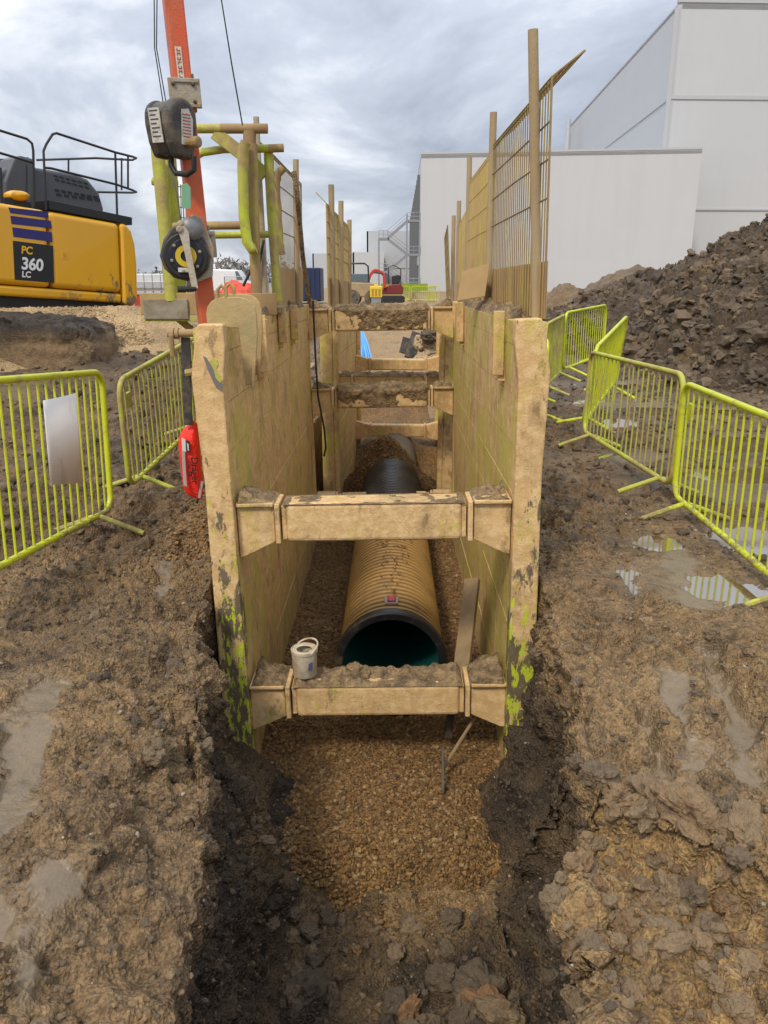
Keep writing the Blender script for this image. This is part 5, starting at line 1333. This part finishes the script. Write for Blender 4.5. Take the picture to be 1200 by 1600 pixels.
# tall hall
Y_ = 96
e = P(1061, 4, y=Y_); f = P(884, 204, y=Y_*1.74); zt_ = e[2]
th = thing('tall_hall', (e[0], Y_, .9), 'tall white windowless hall rising behind the warehouse at the right edge', 'building')
wallseg((e[0], Y_), (e[0]+62, Y_+3), .5, zt_, .4, 'front_wall', M_CLAD, th)
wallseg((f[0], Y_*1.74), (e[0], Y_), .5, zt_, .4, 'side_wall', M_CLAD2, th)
MB().prism([(e[0], Y_), (e[0]+62, Y_+3), (e[0]+64, 170), (f[0], Y_*1.74)], (0, 0, zt_-.6), (1,0,0), (0,1,0), (0,0,1), .4).build('roof', M_TRIM, th)
zs_ = P(1100, 153, y=Y_)[2]; wallseg((e[0]-.02, Y_-.12), (e[0]+62, Y_+2.88), zs_-.12, zs_+.28, .13, 'seam_trim', M_TRIM, th)
zs2 = P(1140, 327, y=Y_)[2]; wallseg((b[0]-.5, Y_-.10), (e[0]+62, Y_+2.88), zs2-.1, zs2+.1, .12, 'seam_trim', M_TRIM, th)
wallseg((e[0]-.1, Y_-.16), (e[0]+62, Y_+2.84), zt_, zt_+.35, .5, 'parapet_trim', M_TRIM, th)
wallseg((f[0]-.1, Y_*1.74-1), (e[0]-.12, Y_-.1), zs_-.1, zs_+.1, .15, 'seam_trim', M_TRIM, th)
MB().prism([(-.25, 0), (.25, 0), (.25, zt_-1), (-.25, zt_-1)], (e[0]-.14, Y_-.14, .5), (1,0,0), (0,0,1), (0,1,0), .14).build('corner_trim', M_TRIM, th)
fl = P(889, 186, y=150); MB().tube([(fl[0], 150, 14), fl], .35, 8).tube([(fl[0], 149.9, 24), (fl[0], 149.9, fl[2]-2)], .5, 8).build('flue', M_TRIM, th)
# far blocks
def block(u0, u1, v, y, dpt, nm, lab, mat, strips=()):
    p_, q_ = P(u0, v, y=y), P(u1, v, y=y); r = thing(nm, (p_[0], y, 1.0), lab, 'building')
    wallseg((p_[0], y), (q_[0], y), .6, p_[2], .3, 'front_wall', mat, r)
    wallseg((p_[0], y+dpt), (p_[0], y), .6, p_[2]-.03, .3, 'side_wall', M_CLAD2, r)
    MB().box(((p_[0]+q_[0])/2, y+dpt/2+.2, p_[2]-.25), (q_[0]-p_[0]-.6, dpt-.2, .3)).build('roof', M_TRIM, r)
    for vv in strips:
        zz = P(u0, vv, y=y)[2]; wallseg((p_[0], y-.1), (q_[0], y-.1), zz-.15, zz+.15, .12, 'seam_trim', M_TRIM, r)
block(573, 664, 361, 168, 30, 'office_block', 'pale far building with a stepped top behind the steel stairs', M_CLAD2, (418,))
block(551, 600, 394, 160, 20, 'storage_hall', 'lower pale far building left of the steel stairs, behind the dumper', M_CLAD)
block(488, 560, 396, 185, 20, 'storage_hall', 'long pale far building seen through the far left guard panel', M_CLAD2)
# steel stairs
def stairs():
    y = 82; r = thing('stair_tower', (1.5, y, 1.0), 'grey galvanised external staircase zigzagging up the side of the warehouse', 'staircase')
    def S(u, v, dy=0): return P(u, v, y=y+dy)
    for u, v in ((592, 372), (636, 335), (656, 345)):
        for dy in (0, 1.3):
            q = S(u, v, dy); MB().bar((q[0], q[1], .8), q, .17, .17, (0, 1, 0)).build('column', M_GALV, r)
    lv = [(637, 345, 605, 373), (605, 373, 637, 398), (637, 398, 605, 425), (605, 425, 637, 449)]
    for (u0, v0, u1, v1) in lv:
        for dy in (0, 1.3): MB().bar(S(u0, v0, dy), S(u1, v1, dy), .06, .28, (0, 0, 1)).build('stringer', M_GALV, r)
        t_ = MB()
        for k in range(1, 9):
            p0 = np.array(S(u0, v0)); p1 = np.array(S(u1, v1)); q = p0+(p1-p0)*k/9; t_.box((q[0], y+.65, q[2]), (.26, 1.25, .04))
        t_.build('treads', M_GALV, r)
        hr = MB()
        for dv in (13, 7):
            hr.tube([S(u0, v0-dv), S(u1, v1-dv)], .03, 6)
        hr.build('handrail', M_GALV, r)
    for (u0, u1, v) in ((636, 657, 345), (592, 606, 373), (636, 657, 398), (592, 606, 425), (634, 657, 448)):
        a_, b_ = S(u0, v), S(u1, v)
        ld = MB().box(((a_[0]+b_[0])/2, y+.65, a_[2]), (b_[0]-a_[0], 1.4, .2)).build('landing', M_GALV, r)
        hr = MB()
        for dv in (13, 7): hr.tube([S(u0, v-dv), S(u1, v-dv)], .03, 6)
        for k in (0, .5, 1): hr.tube([S(u0+(u1-u0)*k, v), S(u0+(u1-u0)*k, v-13)], .03, 6)
        hr.build('guard_rail', M_GALV, ld)
stairs()

# ------------------------------------------------------------------ plant and clutter in the distance
def gnd(x, y): return float(ground_z(np.array(x*1.0), np.array(y*1.0)))
def wheel(c, rad, w_, par, axis=(1, 0, 0)):
    t = MB().lathe([(rad*.6, -w_/2), (rad*.95, -w_/2), (rad, -w_*.3), (rad, w_*.3), (rad*.95, w_/2), (rad*.6, w_/2)], c, axis, 20).build('wheel', M_TYRE, par)
    MB().lathe([(rad*.55, -w_*.35), (rad*.55, w_*.52), (rad*.2, w_*.55)], c, axis, 16).build('rim', M_RIM, t)
M_TYRE = painted('muddy_tyre', (.03, .03, .03), (.20, .15, .1), .5, 4, .8); M_RIM = painted('muddy_rim', (.35, .30, .2), (.25, .18, .1), .5, 6, .6)
M_TANP = painted('muddy_tan_paint', (.42, .31, .16), (.28, .2, .12), .4, 2, .6); M_GLASS = plain('dark_cab_glass', (.10, .13, .15), .08)
M_REDP = plain('red_plant_paint', (.50, .035, .03), .4)
def dumper():
    y = 47; x = P(563, 460, y=y)[0]; z = gnd(x, y)
    r = thing('site_dumper', (x, y, z), 'muddy tan site dumper with a roll bar standing behind the far left guard panel', 'dumper')
    MB().prism([(-.85, .55), (.75, .55), (.95, .95), (.95, 1.35), (-.85, 1.40)], (x, y, z), (1,0,0), (0,0,1), (0,1,0), 2.2).build('body', M_TANP, r, .06)
    MB().prism([(-.75, 0), (.45, 0), (.5, .5), (-.75, .5)], (x, y+.5, z+1.37), (1,0,0), (0,0,1), (0,1,0), .9).build('windscreen', M_GLASS, r, .04)
    MB().tube([(x-.75, y+.5, z+1.35), (x-.75, y+.5, z+2.3), (x-.55, y+.5, z+2.45), (x+.25, y+.5, z+2.45), (x+.45, y+.5, z+2.3), (x+.5, y+.5, z+1.35)], .05, 8).build('roll_bar', M_K2, r)
    for dx in (-.5, .75): wheel((x+dx, y-.1, z+.5), .5, .4, r, (0, 1, 0))
    for dx in (-.5, .75): wheel((x+dx, y+2.2, z+.5), .5, .4, r, (0, 1, 0))
M_K2 = plain('black_paint', (.02, .02, .022), .5)
dumper()
def mini_digger():
    y = 54; q = lambda u, v, dy=0: Vector(P(u, v, y=y+dy)); x = q(612, 460)[0]; z = gnd(x, y)
    r = thing('mini_excavator', (x, y, z), 'small red mini excavator with a raised folded arm in the distance', 'mini excavator')
    for dy in (0, 1.1): MB().prism([(-.9, .1), (-.75, 0), (.75, 0), (.9, .1), (.9, .38), (.75, .48), (-.75, .48), (-.9, .38)], (x, y+dy, z), (1,0,0), (0,0,1), (0,1,0), .3).build('track', M_K2, r, .03)
    MB().prism([(-.7, .55), (.75, .55), (.8, 1.0), (.6, 1.25), (-.1, 1.2), (-.7, .9)], (x, y+.1, z), (1,0,0), (0,0,1), (0,1,0), 1.1).build('house', plain('dark_red_plant_paint', (.16, .02, .02), .5), r, .06)
    MB().prism([(.0, 1.2), (.55, 1.25), (.6, 1.75), (.45, 1.85), (.0, 1.75)], (x, y+.3, z), (1,0,0), (0,0,1), (0,1,0), .5).build('seat', M_K2, r, .05)
    MB().tube([(x-.2, y+.1, z+1.2), (x-.22, y+.1, z+2.3), (x+.1, y+.1, z+2.45), (x+.6, y+.1, z+2.2), (x+.62, y+.1, z+1.2)], .035, 8).build('roll_bar', M_K2, r)
    bm = MB(); pts = [q(601, 450), q(600, 430), q(594, 424), q(585, 422), q(580, 428)]
    for a_, b_ in zip(pts[:-1], pts[1:]): bm.bar(a_, b_, .2, .24, (0, 1, 0))
    bm.build('boom', M_REDP, r, .03)
    MB().bar(q(581, 425), q(574, 443), .16, .2, (0, 1, 0)).build('dipper_arm', M_REDP, r, .02)
    MB().tube([q(597, 427, -.2), q(584, 426, -.2)], .05, 8).build('hydraulic_ram', M_K2, r)
    MB().prism([(-.25, 0), (.15, .1), (.22, -.35), (-.05, -.6), (-.3, -.4)], q(575, 444, -.25), (1,0,0), (0,0,1), (0,1,0), .5).build('bucket', M_K2, r, .02)
    MB().box(tuple(q(572, 454, -.3)), (.75, .2, .55)).build('dozer_blade', M_REDP, r, .03)
mini_digger()
def yellow_box():
    y = 46; a_, b_ = P(578, 447, y=y), P(597, 465, y=y); x = (a_[0]+b_[0])/2; z = gnd(x, y); w_ = b_[0]-a_[0]; h_ = a_[2]-b_[2]
    r = thing('fuel_cube', (x, y, z), 'small bright yellow caged cube on a dark stand in front of the mini excavator', 'fuel cube')
    M_ = plain('bright_yellow_paint', (.74, .50, .03), .45); zc = (a_[2]+b_[2])/2
    MB().box((x, y+w_/2, zc), (w_, w_, h_)).build('tank', M_, r, .05)
    for dx in (-.28, 0, .28): MB().box((x+dx*w_, y-.01, zc-.02), (.17*w_, .04, h_*.6)).build('panel_recess', plain('dull_yellow_recess', (.36, .24, .03), .6), r)
    MB().box((x, y+w_/2, zc+h_/2+.05), (w_*.3, .3, .1)).build('filler_cap', M_, r, .02)
    MB().box((x, y+w_/2, (b_[2]+z)/2), (w_*.8, w_*.8, max(.1, b_[2]-z))).build('stand', M_GALV, r)
yellow_box()
bsrc = make_barrier(14, 2.0, name_label='farthest left of the distant lime barriers, beside the yellow cube')
put(bsrc, (P(597, 460, y=57)[0], 57, gnd(0, 57)), (P(597, 460, y=57)[0]+2.0, 57.2, gnd(0, 57)))
for k, (dx, lab) in enumerate(((2.0, 'distant lime barrier in the middle of its row below the steel stairs'), (-.15, 'distant lime barrier standing in the second row, behind the one beside the yellow cube'))):
    c = copy_tree(bsrc); c['label'] = lab; c.location = Vector((bsrc.location.x+dx+.1, 57+(.3 if k == 0 else 2.4), gnd(0, 57))); 
c = copy_tree(bsrc); c['label'] = 'distant lime barrier turned end on at the right of its row'; c.location = (bsrc.location.x+3.3, 57.4, gnd(0, 57)); c.rotation_euler = (0, 0, 1.25)
MB_ = MB().box((bsrc.location.x+1.6, 58.2, gnd(0, 57)+1.0), (3.4, .05, .5)).build('lime_sheet', plain('lime_sheeting', (.20, .29, .03), .5), None, origin=(bsrc.location.x+1.6, 58.2, gnd(0, 57)))
tag(MB_, 'dull green sheet tied behind the distant lime barriers', 'sheet')
# orange tarpaulin beyond the access platform
y = 29; p0 = P(340, 455, y=y); p1 = P(420, 462, y=y)
V, F = ico(5); q = V*np.array([(p1[0]-p0[0])*.62, .9, 1.05]); q[:, 2] *= np.interp(q[:, 0], [-1.4, -.4, .1, 1.3], [1.0, 1.0, .9, .55])
q = q*(1+.28*fbm(V*1.0, 1.9, 4, .6, 601))[:, None] + np.abs(noise3(V[:, 0]*3, V[:, 1]*3, V[:, 2]*.5, 602))[:, None]*V*.35
q = q+np.array([(p0[0]+p1[0])/2, y, .80])
t_ = np_mesh('orange_tarpaulin', q, np.array(F), plain('orange_red_sheeting', (.62, .065, .03), .5, 0, .25, 2), True, None, ((p0[0]+p1[0])/2, y, .2)); tag(t_, 'crumpled orange red tarpaulin heap beyond the access platform', 'tarpaulin')
# blue container
x = P(501, 445, y=52)[0]; ct = thing('site_container', (x-3, 52, gnd(x-3, 52)), 'dark blue site container showing between the two left guard panels', 'container'); zc = gnd(x-3, 52)
M_BL = plain('navy_container_paint', (.012, .024, .075), .45)
MB().box((x-.9, 53.2, zc+1.2), (1.8, 2.4, 2.1)).build('body', M_BL, ct, .03)
for k in range(6): MB().box((x-1.65+k*.3, 51.97, zc+1.2), (.14, .06, 1.9)).build('corrugation', M_BL, ct)
# white van behind the tarpaulin
y = 62; x = P(350, 440, y=y)[0]; z = gnd(x, y); vn = thing('white_van', (x, y, z), 'white van parked far off behind the orange tarpaulin', 'van')
M_WV = plain('white_van_paint', (.70, .71, .72), .3)
MB().prism([(-2.0, .4), (2.1, .4), (2.2, 1.0), (1.6, 1.25), (1.1, 2.05), (-1.9, 2.15), (-2.05, 1.9)], (x, y, z+.2), (1,0,0), (0,0,1), (0,1,0), 1.9).build('body', M_WV, vn, .12, 3)
MB().prism([(1.0, 1.3), (1.5, 1.3), (1.1, 1.95), (.9, 1.95)], (x, y-.02, z+.2), (1,0,0), (0,0,1), (0,1,0), .03).build('side_window', M_GLASS, vn)
for dx in (-1.3, 1.3): wheel((x+dx, y+.1, z+.38), .36, .25, vn, (0, 1, 0))
# white block packs, site fence
M_PK = plain('white_wrapped_blocks', (.58, .59, .60), .5, 0, .2, 3)
y = 44; k0 = 0
for k in range(4):
    for lv in range(2):
        x = P(219+k*13, 440, y=y)[0]; z = gnd(x, y)+.15+lv*.92
        o = thing('block_pack', (x, y, z), ('lower' if lv == 0 else 'upper')+' white wrapped pack in the %s column of the far stack beside the excavator' % ('leftmost', 'second', 'third', 'rightmost')[k], 'block pack', 'white wrapped packs behind the excavator')
        MB().box((x, y+.4, z+.42), (.42+.02*lv, .9, .78)).build('wrapped_blocks', M_PK, o, .05)
        MB().box((x, y+.4, z), (.40, .9, .06)).build('pallet', M_WOOD, o)
def site_fence(u0, u1, y, label, h=2.0):
    a_, b_ = P(u0, 460, y=y), P(u1, 460, y=y); z = gnd(a_[0], y); r = thing('mesh_site_fence', (a_[0], y, z), label, 'fence')
    f = MB(); n_ = max(2, int((b_[0]-a_[0])/3.4)+1)
    for k in range(n_):
        x = a_[0]+(b_[0]-a_[0])*k/(n_-1); MB().tube([(x, y, z), (x, y, z+h)], .03, 6).build('post', M_GALV, r)
    for zz in (.1, h): f.tube([(a_[0], y, z+zz), (b_[0], y, z+zz)], .025, 6)
    for k in range(90): x = a_[0]+(b_[0]-a_[0])*k/89; f.tube([(x, y, z+.1), (x, y, z+h)], .004, 4, caps=False)
    for k in range(6): f.tube([(a_[0], y, z+.3*k+.3), (b_[0], y, z+.3*k+.3)], .004, 4, caps=False)
    f.build('mesh', M_GALV, r)
site_fence(212, 262, 40, 'grey mesh fence in front of the white packs beside the excavator', 1.5)
site_fence(352, 420, 50, 'grey mesh fence behind the orange tarpaulin', 1.7)
o = MB().box((P(222, 455, y=39.4)[0], 39.4, gnd(-12, 39)+.45), (.7, .5, .9)).box((P(222, 455, y=39.4)[0], 39.4, gnd(-12, 39)+.93), (.76, .56, .06)).build('red_cabinet', plain('dull_red_paint', (.38, .03, .025), .5), None, .02, origin=(P(222, 455, y=39.4)[0], 39.4, gnd(-12, 39)))
tag(o, 'small dull red cabinet at the foot of the fence beside the excavator', 'cabinet')
# far bare wood on the horizon, one mass
def far_wood():
    V, F = [], []; n_ = 9000
    x = RNG.uniform(-150, 14, n_); y = RNG.uniform(225, 262, n_); hh = 5.2+1.9*np.sin(x*.11)+1.4*np.sin(x*.37+1)+RNG.normal(0, .5, n_)
    z = RNG.random(n_)**.65*hh+1.0; s_ = RNG.uniform(.35, 1.0, n_); a_ = RNG.uniform(0, PI, n_)
    c_ = np.stack([x, y, z], 1); t_ = RNG.normal(0, 1, (n_, 3, 3))*s_[:, None, None]*np.array([.55, .55, .8])
    V = (c_[:, None]+t_).reshape(-1, 3); F = np.arange(n_*3).reshape(-1, 3)
    o = np_mesh('far_wood', V, F, plain('bare_twigs', (.16, .15, .135), .9, 0, .3, .5), False); tag(o, 'hazy bare wood along the horizon at left', 'wood', None, 'stuff')
far_wood()
# blue ducts, boulders and a timber stub on the far gravel ramp
M_BLU = plain('bright_blue_duct', (.03, .27, .62), .35)
M_BLU2 = plain('pale_blue_duct', (.09, .36, .66), .35)
for k in range(6):
    a_, b_, c_ = P(557+k*1.5, 512, y=24), P(561+k*2.6, 536, y=21.5+.1*(k % 2)), P(562+k*3.9, 566, y=19.6+.2*(k % 3))
    o = MB().tube([a_, b_, c_], .030, 8).build('blue_duct', (M_BLU, M_BLU2)[k % 2], None, origin=c_)
    tag(o, 'bright blue duct pipe in the bundle lying down the far end of the trench', 'duct pipe', 'bundle of blue ducts')
for k, (u, v, s_, lab) in enumerate(((668, 532, .33, 'pale lump, upper one beside the dark timber stub at the far end of the trench'), (676, 545, .28, 'pale lump in the middle of the far right rubble'), (664, 556, .25, 'rounded pale lump lowest at the left of the far right rubble'), (679, 562, .27, 'pale lump at the bottom right of the far rubble'), (672, 519, .24, 'darker lump at the top of the far rubble'))):
    c_ = P(u, v, y=19.5-.1*k); c_ = (c_[0], c_[1], c_[2]-.08)
    o = MB().blob(c_, (s_, s_*.9, s_*.75), 4, .45, 1.7, 20+k).build('clay_boulder', plain('pale_clay_lump', (.42, .31, .18) if k != 4 else (.12, .09, .06), .9, 0, .3, 5, .02), None, origin=(c_[0], c_[1], c_[2]-s_*.6))
    tag(o, lab, 'boulder', 'pale lumps at the far trench end')
a_, b_ = P(640, 560, y=19.8), P(652, 520, y=20); 
tag(MB().bar(a_, b_, .28, .12, (0, 1, 0)).bar(P(630, 552, y=20), P(636, 528, y=20.1), .22, .1, (0, 1, 0)).build('timber_stub', M_BLACKSTEEL, None, .01, origin=a_), 'dark broken timber stub on the far gravel ramp', 'timber')
